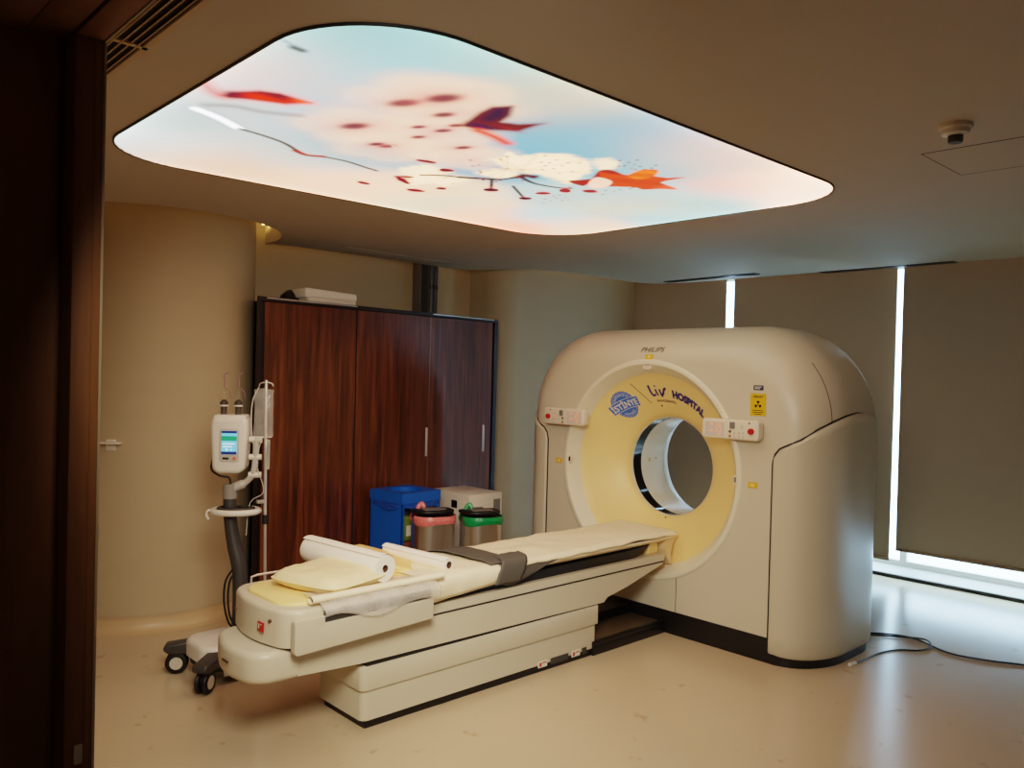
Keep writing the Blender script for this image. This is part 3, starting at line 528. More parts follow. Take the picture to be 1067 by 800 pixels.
def ring_at(P, r): return [(GC[0]+r*math.cos(math.atan2(z-GC[1], y-GC[0])), GC[1]+r*math.sin(math.atan2(z-GC[1], y-GC[0]))) for y, z in P]
V = []; F = []; SL = slices(); rings = []
P0 = outline_pts(RD); n = len(P0)
for t in (0, .25, .5, .75):   # flat front between ring and outline
    R0 = ring_at(P0, .742); rings.append([(GX0, a[0]+(b[0]-a[0])*t, a[1]+(b[1]-a[1])*t) for a, b in zip(R0, P0)])
for x, d in SL: rings.append([(x, y, z) for y, z in outline_pts(d)])
for t in (.35, .7, 1): R1 = ring_at(P0, .47); rings.append([(GX1, b[0]+(a[0]-b[0])*t, b[1]+(a[1]-b[1])*t) for a, b in zip(R1, P0)])
for r in rings: V += r
for i in range(len(rings)-1):
    for k in range(n): F.append((i*n+k, i*n+(k+1) % n, (i+1)*n+(k+1) % n, (i+1)*n+k))
obj('gantry_shell', MB().add(V, F), M['shell'], gan, ang=50)
def front_x(z, y=None):
    d = ZG-z
    if d >= RD: return GX0
    s = 1-d/RD; return GX0+RX*(1-math.sqrt(max(0, 1-s*s)))
GCX = (0, GC[0], GC[1])
obj('bore_ring', MB().lathe([(4.475, .752), (4.462, .745), (4.457, .735), (4.460, .715), (4.500, .682), (4.535, .664), (4.548, .655)], GCX, 'x', 96), M['ring'], gan, ang=40)
CP = [(4.545, .662), (4.556, .650), (4.585, .60), (4.622, .54), (4.665, .47), (4.705, .41), (4.738, .372), (4.757, .356), (4.772, .352)]
def cone_x(r):
    for (xa, ra), (xb, rb) in zip(CP, CP[1:]):
        if rb <= r <= ra: return xa+(xb-xa)*(ra-r)/(ra-rb)
    return CP[0][0]
obj('bore_funnel', MB().lathe(CP, GCX, 'x', 96), M['cone'], gan, ang=60)
obj('bore_lip', MB().lathe([(4.771, .353), (4.766, .349), (4.776, .345), (4.79, .348)], GCX, 'x', 96), M['ring'], gan, ang=60)
obj('scan_window', MB().lathe([(4.788, .349), (4.885, .349)], GCX, 'x', 96), M['gloss'], gan)
obj('bore_tube', MB().lathe([(4.885, .352), (4.886, .346), (5.02, .348), (5.16, .352), (5.17, .356), (5.28, .40), (5.38, .47)], GCX, 'x', 96), M['ring'], gan, ang=30)
# plinth
def plan(off=0., z=0, mirror=False, full=False):
    pts = []
    for x, d in SL: pts.append((x, YN+d, d))
    return pts
pl = [(x-.004 if i == 0 else x, YN+d-.004+.012) for i, (x, d) in enumerate(SL)]
pl = pl+[(x, 6.788-y) for x, y in pl[::-1]]
obj('plinth', MB().prism(pl, 0, .15), M['dark'], gan)
# side covers wrapping the front corners
def cover(mirror):
    path = [(GX0, 2.457), (GX0, 2.43)]+[(x, YN+d) for x, d in SL]
    P = [Vector(p) for p in path]; S = [0]
    for a, b in zip(P, P[1:]): S.append(S[-1]+(b-a).length)
    N_ = []
    for i in range(len(P)):
        t = (P[min(i+1, len(P)-1)]-P[max(i-1, 0)]).normalized(); N_.append(Vector((t.y, -t.x)) if True else None)
    N_ = [-q if (q.x > 0 and i < 12) else q for i, q in enumerate(N_)]
    N_ = [q if q.y < .05 or q.x < -.5 else -q for q in N_]
    key = [(0, 1.205), (.012, 1.25), (.04, 1.285), (.08, 1.305), (.16, 1.345), (.26, 1.41), (.36, 1.455), (.48, 1.49), (.60, 1.507), (.75, 1.505), (1.0, 1.47), (1.6, 1.40)]
    def top(s): return float(np.interp(s, [k[0] for k in key], [k[1] for k in key]))
    zs = [0, .02, .1, .2, .35, .5, .65, .8, .9, .96, .985, 1]
    def off(u, v, s):  # rounded rim
        e = min(s, .02)/.02; f = min((1-v)*(top(s)-.05), .02)/.02; g = min(v*(top(s)-.05), .02)/.02
        k = math.sqrt(max(0, 1-(1-e)**2))*math.sqrt(max(0, 1-(1-f)**2))*math.sqrt(max(0, 1-(1-g)**2)); return -.006+.022*k
    idx = []; ss = [0, .003, .008, .014, .02]; 
    ss += [s for s in S if s > .025]
    V = []; F = []
    for s in ss:
        i = max(j for j in range(len(S)) if S[j] <= s+1e-9); i = min(i, len(S)-2); q = (s-S[i])/(S[i+1]-S[i]); p = P[i].lerp(P[i+1], q); nn = N_[i].lerp(N_[i+1], q).normalized()
        for v in zs:
            z = .05+(top(s)-.05)*v; o_ = off(0, v, s); w = p+nn*o_
            V.append((w.x, w.y if not mirror else 6.788-w.y, z))
    m = len(zs)
    for i in range(len(ss)-1):
        for j in range(m-1): F.append((i*m+j, (i+1)*m+j, (i+1)*m+j+1, i*m+j+1))
    c = obj('side_cover', MB().add(V, F), M['shell2'], gan, ang=50)
    line = [(P[0]+N_[0]*.001, .06, 0), (P[0]+N_[0]*.001, 1.205, 0)]+[]
    pts = []
    for z in np.linspace(.06, 1.2, 8): pts.append((P[0].x-.001, 2.459 if not mirror else 6.788-2.459, z))
    for s in [.002, .012, .04, .08, .16, .26, .36, .48, .60, .70]:
        i = max(j for j in range(len(S)) if S[j] <= s+1e-9); q = (s-S[i])/(S[i+1]-S[i]); p = P[i].lerp(P[i+1], q); nn = N_[i].lerp(N_[i+1], q).normalized(); w = p+nn*.001
        pts.append((w.x, w.y if not mirror else 6.788-w.y, top(s)+.004))
    rr_ = [.0055]*(len(pts)-3)+[.0045, .003, .001]
    obj('cover_gap', MB().tube(pts, rr_, 8), M['seam'], c)
cover(False); cover(True)
# panel seams
def seam_slice(x, d, a, b):
    P = outline_pts(d); return MB().tube([(x-.0005, y, z) for y, z in P[a:b]], .002, 6)
x7, d7 = SL[8]
obj('panel_seam', seam_slice(x7, d7, 80, 93), M['seam'], gan)
for y in (3.125, 3.695): obj('panel_seam', MB().tube([(GX0-.001, y, .14), (GX0-.001, y, .40)], .002, 6), M['seam'], gan)
# lettering on the brow, stickers, slots in the ring
obj('brow_lettering', lettering(MB(), 'PHILIPS', .046, lambda u, v: (front_x(1.868+v)-.0015, 3.383-u, 1.868+v), bold=.0007, sx=1.32, shear=.18), M['chrome'], gan)
def sticker(name, y, z, w, h, m, parent=gan, x=None, rounding=.003):
    b = MB().prism(rpoly([(y-w/2, z-h/2), (y+w/2, z-h/2), (y+w/2, z+h/2), (y-w/2, z+h/2)], rounding, 3), -.0012, 0, 'x')
    b.v = [((front_x(v[2]) if x is None else x)+v[0]-.0005, v[1], v[2]) for v in b.v]
    return obj(name, b, m, parent)
for (y, z, w, h) in [(3.399, 1.833, .062, .034), (2.588, 1.053, .062, .036), (4.212, 1.05, .062, .036)]:
    s = sticker('yellow_sticker', y, z, w, h, M['yellow']); xx = front_x(z)-.0022
    obj('print', MB().prism([(y-.012, z-.009), (y+.012, z-.009), (y+.012, z+.009), (y-.012, z+.009)], xx, xx+.0006, 'x'), M['cone'], s)
s = sticker('radiation_sticker', 2.567, 1.545, .105, .135, M['yellow'])
b = MB()
fx = GX0-.0024
for k in range(3):
    a0 = math.radians(90+120*k)
    tri = [(2.567+r*math.cos(a0+q), 1.545+r*math.sin(a0+q)) for r, q in [(.007, -.5), (.024, -.5), (.024, 0), (.024, .5), (.007, .5)]]
    b.add([(fx, y, z) for y, z in tri], [tuple(range(5))])
b.add([(fx, 2.567+.004*math.cos(k*PI/6), 1.545+.004*math.sin(k*PI/6)) for k in range(12)], [tuple(range(12))])
lettering(b, 'D\u0130KKAT', .018, lambda u, v: (fx, 2.567-u, 1.587+v), bold=.0006)
for k, w in enumerate((.07, .075, .05)): b.box(fx, fx+.0004, 2.567-w/2, 2.567+w/2, 1.508-k*.011, 1.512-k*.011)
obj('trefoil', b, M['black'], s)
b = MB().box(GX0-.0016, GX0, 2.515, 2.52, 1.4775, 1.6125).box(GX0-.0016, GX0, 2.614, 2.619, 1.4775, 1.6125).box(GX0-.0016, GX0, 2.515, 2.619, 1.6085, 1.6125).box(GX0-.0016, GX0, 2.515, 2.619, 1.4775, 1.4815)
obj('sticker_border', b, M['black'], s)
s = sticker('blue_plate', 2.567, 1.648, .066, .030, mat('dark_blue_plate', (48, 52, 84), .4))
obj('print', MB().box(GX0-.0022, GX0-.0018, 2.545, 2.592, 1.651, 1.655).box(GX0-.0022, GX0-.0018, 2.555, 2.592, 1.641, 1.645), M['badgew'], s)
for (a, w) in [(90, .075), (0, .05), (180, .05)]:
    ca, sa = math.cos(math.radians(a)), math.sin(math.radians(a)); r = .705; y = GC[0]-(-ca)*r*1.0; z = GC[1]+sa*r
    if a == 90:
        b = MB().prism(rpoly([(y-.035, z-.026), (y+.035, z-.026), (y+.035, z+.026), (y-.035, z+.026)], .01), 4.466, 4.52, 'x', .002)
        o = obj('laser_slot', b, M['panel'], gan)
        obj('slot_mark', MB().box(4.4635, 4.467, y-.026, y+.026, z+.004, z+.016), M['core'], o)
    else:
        b = MB().prism(rpoly([(y-.022, z-.03), (y+.022, z-.03), (y+.022, z+.03), (y-.022, z+.03)], .008), 4.474, 4.52, 'x', .002)
        o = obj('laser_slot', b, M['panel'], gan)
        obj('slot_mark', MB().prism(rpoly([(y-.014, z-.012), (y+.014, z-.012), (y+.014, z+.02), (y-.014, z+.02)], .004), 4.4705, 4.476, 'x'), M['dark'] if a == 0 else M['grey'], o)
for ang, r in [(86, .43), (-88, .365), ]:
    y = GC[0]+r*math.cos(math.radians(ang)); z = GC[1]+r*math.sin(math.radians(ang)); x = cone_x(r)
    obj('index_mark', MB().lathe([(-.002, 0), (-.002, .006), (.004, .006)], (x-.001, y, z), 'x', 12), M['dark'], gan)
a = math.radians(178); obj('yellow_sticker', MB().box(4.97, 4.995, GC[0]+.3455, GC[0]+.348, GC[1]-.01, GC[1]+.018), M['yellow'], gan)
obj('index_mark', MB().box(5.06, 5.067, GC[0]+.346, GC[0]+.3495, GC[1]+.006, GC[1]+.016), M['dark'], gan)
# printed marks on the funnel (angle measured clockwise from the top as seen from the front)
def on_cone(th, r, lift=.0025):
    return (cone_x(r)-lift, GC[0]-r*math.sin(th), GC[1]+r*math.cos(th))
def arc_text(mb, s, size, r0, th0, **k):
    return lettering(mb, s, size, lambda u, v: on_cone(th0+u/r0, r0+v), **k)
def flat_text(mb, s, size, r0, th0, rot, **k):
    """straight lettering turned by rot, laid onto the funnel around one spot"""
    c, q = math.cos(rot), math.sin(rot)
    def fn(u, v):
        a, b = u*c-v*q, u*q+v*c; return on_cone(th0+a/r0, r0+b, .0045)
    return lettering(mb, s, size, fn, **k)
TB = math.radians(-36.5); RB = .525
def disc(mb, ri, ro, lift, n=40, r0=RB, th0=TB, wob=0):
    V = []; F = []
    for k in range(n):
        a = 2*PI*k/n
        for r in (ri, ro):
            rr_ = r*(1+wob*(k % 2)); V.append(on_cone(th0+rr_*math.cos(a)/r0, r0+rr_*math.sin(a), lift))
    for k in range(n): j = (k+1) % n; F.append((2*k, 2*k+1, 2*j+1, 2*j))
    return mb.add(V, F)
bd = obj('blue_badge', disc(MB(), 0, .092, .002, 48, wob=.05), M['blue'], gan)
def rect(mb, u0, u1, v0, v1, lift, rot=0, m=1):
    c, q = math.cos(rot), math.sin(rot); n_ = 10; V = []; F = []
    for k in range(n_+1):
        u = u0+(u1-u0)*k/n_
        for v in (v0, v1): V.append(on_cone(TB+(u*c-v*q)/RB, RB+(u*q+v*c), lift))
    for k in range(n_): F.append((2*k, 2*k+2, 2*k+3, 2*k+1))
    return mb.add(V, F)
RT = math.radians(-13)
obj('badge_banner', rect(MB(), -.118, .118, -.030, .034, .0035, RT), M['blue'], bd)
wm = MB(); rect(wm, -.118, .118, .0345, .0375, .0042, RT); rect(wm, -.118, .118, -.0335, -.0305, .0042, RT)
disc(wm, .083, .0845, .003)
flat_text(wm, '\u0130ST\u0130NYE', .060, RB, TB, RT, bold=.001, sx=.86) if False else None
c_, q_ = math.cos(RT), math.sin(RT)
lettering(wm, '\u0130ST\u0130NYE', .058, lambda u, v: on_cone(TB+(u*c_-(v-.02)*q_)/RB, RB+u*q_+(v-.02)*c_, .0045), bold=.0014, sx=.98)
def ringtext(s, size, r, a_mid, flip):
    V, F = text2d(s, size, .0)
    out = []
    for u, v in V:
        if not flip: a = a_mid-u/r; rad = r+v
        else: a = a_mid+u/r; rad = r-v
        out.append(on_cone(TB+rad*math.cos(a)/RB, RB+rad*math.sin(a), .004))
    wm.add(out, F)
ringtext('\u00dcN\u0130VERS\u0130TE', .021, .062, PI/2+RT, False); ringtext('HASTANES\u0130', .021, .077, -PI/2+RT, True)
obj('badge_lettering', wm, M['badgew'], bd)
nv = MB()
# the three letter word mark with joined strokes
def stroke_path(pts, w):
    P = smooth(pts, 5) if len(pts) > 2 else pts; V = []; F = []
    for i, p in enumerate(P):
        a = Vector(P[max(i-1, 0)][:2]); b = Vector(P[min(i+1, len(P)-1)][:2]); t = (b-a).normalized(); nx, ny = -t.y*w/2, t.x*w/2
        for s in (-1, 1): V.append((p[0]+nx*s, p[1]+ny*s))
    for i in range(len(P)-1): F.append((2*i, 2*i+2, 2*i+3, 2*i+1))
    r0, th0, k0 = .498, math.radians(-2), math.radians(-6); c, q = math.cos(k0), math.sin(k0)
    nv.add([on_cone(th0+(u*c-v*q)/r0, r0+u*q+v*c, .0028) for u, v in V], F)
stroke_path([(-.068, .072), (-.064, .03), (-.054, .004), (-.040, .002), (-.030, .010)], .015)
stroke_path([(-.030, .046), (-.026, .018), (-.014, .002), (.000, .008), (.008, .045)], .014) if False else None
stroke_path([(-.022, .046), (-.018, .02), (-.010, .003)], .014); stroke_path([(.008, .048), (.018, .006), (.028, .004)], .014)
stroke_path([(.020, .004), (.034, .022), (.048, .056), (.062, .060)], .015)
stroke_path([(-.025, .066), (-.017, .069)], .013)
obj('logo_lettering', nv, M['navy'], gan); nv = MB()
arc_text(nv, 'HOSPITAL', .070, .500, math.radians(27.0), bold=.0048, sx=.88)
obj('hospital_lettering', nv, M['navy'], gan)
ul = MB(); r_ = .466
arc_text(ul, 'BAH\u00c7E\u015eEH\u0130R', .021, .458, math.radians(3.5), bold=.0005, sx=1.25)
for k in range(1): 
    ul.add([on_cone(math.radians(-21.5), .62, .0028), on_cone(math.radians(-21.0), .62, .0028), on_cone(math.radians(-13.0), .455, .0028), on_cone(math.radians(-13.6), .455, .0028)], [(0, 1, 2, 3)])
obj('small_lettering', ul, M['core'], gan)
# control panels on the ring
def control(yc, zc, flip):
    W, H = .395, .122
    pn = MB().prism(rpoly([(yc-W/2, zc-H/2), (yc+W/2, zc-H/2), (yc+W/2, zc+H/2), (yc-W/2, zc+H/2)], .022, 6), 4.392, 4.452, 'x', .010, 3)
    pn.box(4.445, 4.475, yc-W*.32, yc+W*.32, zc-.045, zc+.04)
    p = obj('control_panel', pn, M['panel'], gan)
    sg = -1 if flip else 1           # screen on the side nearest the bore
    sy = yc+sg*.105; X = 4.3915
    scr = obj('display', MB().prism(rpoly([(sy-.068, zc-.046), (sy+.068, zc-.046), (sy+.068, zc+.04), (sy-.068, zc+.04)], .004), X-.001, X+.002, 'x'), M['screen'], p)
    dg = MB()
    for row, tx in enumerate(('120', '0.75', '15.6', '-42')):
        lettering(dg, tx, .024, lambda u, v: (X-.002, sy-.030*1-u, zc+.020-row*.0205+v), sx=1.1)
        if row in (0, 2): lettering(dg, '888', .02, lambda u, v: (X-.002, sy+.022-u, zc+.020-row*.0205+v))
    obj('digits', dg, M['digits'], scr)
    def btn(y, z, r, m, nm='button', h=.006): obj(nm, MB().lathe([(-h, 0), (-h, r*.85), (-h*.6, r), (.002, r)], (X, y, z), 'x', 14), m, p)
    by = yc-sg*.02
    obj('button', MB().prism(rpoly([(by-.017, zc+.006), (by+.017, zc+.006), (by+.017, zc+.046), (by-.017, zc+.046)], .006), X-.006, X+.002, 'x', .002), M['grey'], p)
    btn(yc-sg*.005-.0, zc-.012, .008, M['core']); btn(yc-sg*.005, zc-.040, .008, mat('amber_button', (170, 120, 60), .4))
    for i in range(3):
        for j in range(2): btn(yc-sg*(.036+.03*i), zc-.018-.024*j, .009, M['btn'], h=.003)
    btn(yc-sg*.085, zc+.020, .010, M['btn'], h=.003)
    btn(yc-sg*.150, zc-.004, .019, M['red'], 'emergency_button', .018)
    btn(yc-sg*.135, zc+.045, .005, M['dgrey'], h=.002)
control(2.712, 1.388, False); control(4.108, 1.388, True)
# ------------------------------------------------------------------ patient table
tb = thing('patient_table', 'long cream scanner table running from the foreground into the bore', 'patient table', (3.0, 3.42, 0))
obj('table_base', MB().prism(rpoly([(2.10, 3.20), (3.78, 3.20), (3.78, 3.64), (2.10, 3.64)], [.035, .008, .008, .035], 5), .19, .305, 'z', .004, 2), M['shell2'], tb)
obj('base_skirt', MB().prism(rpoly([(2.112, 3.212), (3.765, 3.212), (3.765, 3.63), (2.112, 3.63)], [.035, .005, .005, .035], 5), .045, .192, 'z'), M['shell2'], tb)
obj('base_plinth', MB().prism([(2.14, 3.235), (3.74, 3.22), (3.74, 3.60), (2.14, 3.60)], 0, .05), M['dark'], tb)
obj('shadow_gap', MB().box(2.13, 3.775, 3.21, 3.63, .303, .318), M['seam'], tb)
prof = rpoly([(1.74, .350), (2.1, .330), (3.805, .312), (3.83, .312), (3.86, .338), (4.05, .372), (4.17, .402), (4.425, .466), (4.446, .530), (1.74, .530)], [0, 0, 0, .01, .03, .2, .1, .02, .012, 0], 4)
bd_ = obj('table_body', MB().prism(prof, 3.20, 3.64, 'y'), M['shell2'], tb)
obj('trim_line', MB().box(2.40, 4.425, 3.1975, 3.2015, .476, .484), M['seam'], bd_)
obj('trim_line', MB().box(1.758, 1.762, 3.1975, 3.22, .352, .47), M['seam'], bd_)
# rounded end: lower scoop, upper tray with side rail covers
sc = rpoly([(1.76, 3.187), (1.565, 3.19), (1.515, 3.42), (1.60, 3.66), (1.76, 3.66)], [0, .13, .5, .13, 0], 8)
obj('end_scoop', MB().prism(sc, .343, .482, 'z', .03, 4, (1, 1)), M['shell'], tb)
obj('brow_mark', MB().box(1.5195, 1.523, 3.36, 3.42, .415, .425), M['core'], tb)
tr = rpoly([(2.44, 3.135), (1.69, 3.135), (1.625, 3.42), (1.70, 3.72), (2.44, 3.72)], [0, .12, .8, .12, 0], 10)
obj('end_tray', MB().prism(tr, .492, .655, 'z', .022, 4, (0, 1)), M['shell'], tb)
obj('shadow_gap', MB().prism(rpoly([(2.4, 3.19), (1.705, 3.16), (1.642, 3.42), (1.71, 3.68), (2.4, 3.66)], [0, .12, .8, .12, 0], 8), .474, .494), M['seam'], tb)
for y0, y1 in ((3.108, 3.145), (3.71, 3.745)):
    cv = rpoly([(1.70, .470), (2.44, .498), (2.44, .598), (1.845, .590), (1.845, .622), (1.70, .622)], [.02, .004, .004, .004, .004, .014], 4)
    if y0 > 3.5: cv = [(max(x, 1.86), z) for x, z in cv]
    obj('rail_cover', MB().prism(cv, y0, y1, 'y', .006, 3), M['shell2'], tb)
obj('rail_slot', MB().box(1.85, 2.43, 3.118, 3.1345, .588, .636), M['dgrey'], tb)
0 and obj('corner_post', MB().prism(rpoly([(1.70, .44), (1.735, .44), (1.735, .50), (1.70, .50)], .01), 3.14, 3.2, 'y', .005), M['shell'], tb)
s = obj('red_sticker', MB().box(1.6535, 1.660, 3.285, 3.335, .545, .585).xf(Matrix.Translation((-.0135, 0, 0))), M['red'], tb)
obj('print', MB().box(1.6395, 1.6402, 3.318, 3.327, .556, .576).box(1.6395, 1.6402, 3.292, 3.312, .574, .577), M['badgew'], s)
for y, x in ((3.255, 1.665), (3.52, 1.632)):
    obj('screw_cap', MB().lathe([(-.004, 0), (-.004, .007), (.006, .007)], (x-.009, y, .60), 'x', 12), M['core'], tb)
obj('table_pad', MB().prism(rpoly([(1.70, 3.20), (2.92, 3.20), (2.92, 3.65), (1.70, 3.65)], [.12, .02, .02, .12], 8), .640, .668, 'z', .008, 3), M['pad'], tb)
obj('side_rail', MB().tube([(1.80, 3.735, .630), (1.80, 3.735, .672), (1.83, 3.735, .678), (2.46, 3.735, .678), (2.48, 3.735, .66)], .006, 8), M['alu'], tb)
# carbon cradle on its carriage
cr = []
for k in range(25): a = -1+2*k/24; cr.append((3.42+.228*a, .602+.040*a*a))
cr2 = [(y, z-.014-.03*(1-((y-3.42)/.228)**2)) for y, z in cr[::-1]]
obj('cradle', MB().prism(cr+cr2, 2.42, 4.545, 'x', .003, 1), M['sheet'], tb)
obj('carriage', MB().prism([(2.45, .53), (4.16, .53), (4.32, .598), (4.1, .585), (2.45, .575)], 3.235, 3.60, 'y'), M['dark'], tb)
ns = rpoly([(4.46, .612), (4.565, .638), (4.565, .618), (4.535, .57), (4.522, .52), (4.535, .45), (4.515, .445), (4.475, .50), (4.46, .55)], [0, .003, .01, .05, .08, .006, .006, .04, .03], 5)
obj('cradle_nose', MB().prism(ns, 3.21, 3.63, 'y'), mat('tan_nose_flap', (222, 196, 152), .45), tb)
obj('carriage_block', MB().prism([(4.33, .53), (4.43, .53), (4.43, .588), (4.40, .604), (4.33, .596)], 3.25, 3.60, 'y', .004, 1), M['cone'], tb)
obj('floor_channel', MB().box(3.74, 4.47, 3.20, 3.62, 0, .062, .004).box(3.74, 4.47, 3.20, 3.225, .06, .085, .003).box(3.74, 4.47, 3.50, 3.62, .06, .125), M['dark'], tb)
obj('channel_lid', MB().box(3.76, 4.46, 3.235, 3.49, .062, .070, .002), mat('brown_channel_lid', (86, 72, 54), .4), tb)
for x, w in ((3.28, .07), (3.56, .07)):
    s = obj('base_sticker', MB().box(x, x+w, 3.2085, 3.2135, .030, .066), M['badgew'], tb)
    obj('print', MB().box(x+.008, x+.024, 3.2075, 3.209, .036, .058).box(x+.03, x+w-.006, 3.2075, 3.209, .052, .058), M['red'], s)
obj('socket_plate', MB().box(3.38, 3.53, 3.209, 3.2135, .028, .064), M['dgrey'], tb); obj('socket_plate', MB().box(3.65, 3.69, 3.209, 3.2135, .028, .066), M['dgrey'], tb)

# things lying on the table
def nz(x, y, z=0, s=1.): return noise.noise((x*s, y*s, z*s))
def cush(name, lab, cat, c, L, W, H, rz, m, tilt=0, cell=.9, sd=1):
    t = thing(name, lab, cat, c, 0)
    V = []
    def fn(side):
        def f(u, v):
            a, b = 2*u-1, 2*v-1
            ea = 1-abs(a)**4; eb = 1-abs(b)**4; h = max(0, ea*eb)**.5
            pinch = 1-.10*a**4; pinch2 = 1-.10*b**4
            x, y = a*L/2*pinch2, b*W/2*pinch
            z = side*H/2*h*(1+.18*nz(a*2, b*2, sd))+.006*nz(a*6, b*6, sd+3)*h
            return (x, y, z)
        return f
    b = MB().grid(26, 26, fn(1)).grid(26, 26, fn(-1))
    R = Matrix.Translation((c[0], c[1], c[2]+H/2)) @ Matrix.Rotation(rz, 4, 'Z') @ Matrix.Rotation(tilt, 4, 'Y'); b.xf(R)
    body = obj('cushion_body', b, m, t, ang=70)
    rim = []
    for k in range(80):
        q = k/80*4; s_ = int(q); f = q-s_; a, bb = [(-1+2*f, -1), (1, -1+2*f), (1-2*f, 1), (-1, 1-2*f)][s_]
        rim.append(R @ Vector((a*L/2*(1-.10*bb**4), bb*W/2*(1-.10*a**4), 0)))
    obj('seam', MB().tube(rim, .004, 6, closed=True), m, t)
cush('pillow', 'cream vinyl pillow at the rounded end of the scanner table', 'pillow', (2.045, 3.405, .664), .43, .43, .095, math.radians(16.5), M['pillow'])
t = thing('foam_wedge', 'apricot coloured cushion between the two paper rolls', 'cushion', (2.44, 3.56, .668))
w = MB().prism(rpoly([(-.17, 0), (.17, 0), (.15, .016), (-.12, .085), (-.17, .075)], [.005, .005, .01, .03, .02], 5), -.15, .15, 'y', .012, 3)
w.xf(Matrix.Translation((2.44, 3.56, .668)) @ Matrix.Rotation(math.radians(-35), 4, 'Z')); obj('cushion_body', w, M['wedge'], t)

def roll(name, lab, a, b, r, rc, flap, sd):
    A, B = Vector(a), Vector(b); d = (B-A).normalized(); L = (B-A).length
    t = thing(name, lab, 'paper roll', ((A+B)/2)[:], group='paper rolls on the scanner table')
    R = Matrix.Translation(A) @ d.to_track_quat('X', 'Z').to_matrix().to_4x4()
    n = 40; V = []; F = []
    secs = [(0, rc), (0, r*.97), (.006, r)]+[(L*k/10, r*(1+.012*nz(k, sd))) for k in range(1, 10)]+[(L-.006, r), (L, r*.97), (L, rc)]
    b_ = MB().lathe(secs, (0, 0, 0), 'x', n).xf(R); obj('paper', b_, M['paper'], t)
    obj('core', MB().lathe([(-.001, rc), (-.001, rc*.88), (L+.001, rc*.88), (L+.001, rc), (-.001, rc)], (0, 0, 0), 'x', 24).xf(R), M['core'], t)
    fl = []
    def ff(u, v):
        q = math.radians(flap)+v*1.5; rr = r+.002+.006*v**3+.003*abs(nz(u*5, v*3, sd)); return (-.004+(L+.006)*u, rr*math.cos(q), rr*math.sin(q))
    obj('loose_end', MB().grid(16, 10, ff).xf(R), M['paper'], t)
roll('paper_roll', 'thick white paper roll with brown core lying across the pillow', (2.165, 3.82, .750), (2.245, 3.245, .743), .067, .018, 40, 1)
roll('paper_roll', 'thin nearly used up paper roll beside the grey strap', (2.56, 3.69, .716), (2.640, 3.245, .704), .035, .019, 60, 5)

# cream cover hanging over the near edge of the table, clear film, sheet, strap
def drape(name, lab, cat, m, x0, x1, prof, jag, nu=40, nv=26, amp=.006, sd=0, sub=None, grp=None, kind=None):
    P = prof if callable(prof) else (lambda u: prof)
    def fn(u, v):
        x = x0+(x1-x0)*u; pr_ = P(u); S = [0]
        for a, b in zip(pr_, pr_[1:]): S.append(S[-1]+math.hypot(b[0]-a[0], b[1]-a[1]))
        s = S[-1]*v*(1+jag*nz(u*4, 3.3, sd)); s = min(s, S[-1]*1.2)
        i = max(j for j in range(len(S)-1) if S[j] <= s+1e-9); q = (s-S[i])/(S[i+1]-S[i])
        y = pr_[i][0]+(pr_[i+1][0]-pr_[i][0])*q; z = pr_[i][1]+(pr_[i+1][1]-pr_[i][1])*q
        k = nz(x*9, s*9, sd)+.5*nz(x*22, s*22, sd+4)
        return (x+.010*nz(u*3, v*5, sd+9), y-amp*k*(1.4 if z < .64 else .3), z+amp*k*(1 if z > .6 else .3))
    b = MB().grid(nu, nv, fn); cx = (x0+x1)/2
    o = obj(name, b, m, loc=(cx, 3.42, .66), ang=80)
    md = o.modifiers.new('s', 'SOLIDIFY'); md.thickness = .003; md.offset = 1
    return tag(o, lab, cat, grp)
drape('table_cover', 'cream vinyl cover draped over the near table edge beside the paper rolls', 'cover', M['sheet'], 2.42, 2.94, lambda u: smooth([(3.64, .672), (3.40, .676), (3.22, .676), (3.175, .662), (3.165, .62), (3.18, .545+.035*u)], 3), .0, amp=.005, sd=2)
drape('clear_film', 'crumpled clear plastic film over the near side rail of the table end', 'plastic film', M['film'], 1.83, 2.47, lambda u: smooth([(3.30, .676), (3.20, .680), (3.125, .668), (3.095, .645), (3.092, .632), (3.096, .618-.03*math.sin(u*PI)**2+.012*math.sin(u*11))], 3), .0, amp=.007, sd=7)
b = MB()
def padroll(u, v): a = v*2*PI; r = .016*(1+.15*nz(u*6, v, 3)); return (1.80+.72*u, 3.165+r*1.5*math.cos(a)-.015*u, .684+r*math.sin(a)+.006*u)
o = obj('rolled_cover_edge', b.grid(30, 14, padroll), M['sheet'], loc=(2.15, 3.16, .67), ang=70); tag(o, 'rolled cream edge of vinyl cover along the near side of the pillow', 'cover')
def sh(u, v):
    x = 2.86+1.70*u; y = 3.178+.482*v
    z = .652+.014*(2*v-1)**2*0+.016*max(0, nz(x*3.2, y*4, 1))+.007*nz(x*9, y*9, 4)+.004
    if v < .10: y += .012*nz(x*5, 1.1, 2)
    if v < .06: z -= .014
    z += .010*math.exp(-((x-4.15)/.25)**2)*(1-v)
    return (x+.03*nz(y*6, u, 5)*(u > .97), y, z)
o = obj('disposable_sheet', MB().grid(120, 40, sh), M['sheet'], loc=(3.7, 3.42, .65), ang=80)
md = o.modifiers.new('s', 'SOLIDIFY'); md.thickness = .012; md.offset = 1
tag(o, 'wrinkled cream disposable sheet spread along the narrow table top into the bore', 'sheet')
t = thing('table_strap', 'wide dark grey fabric strap lying across the scanner table', 'strap', (2.95, 3.4, .68))
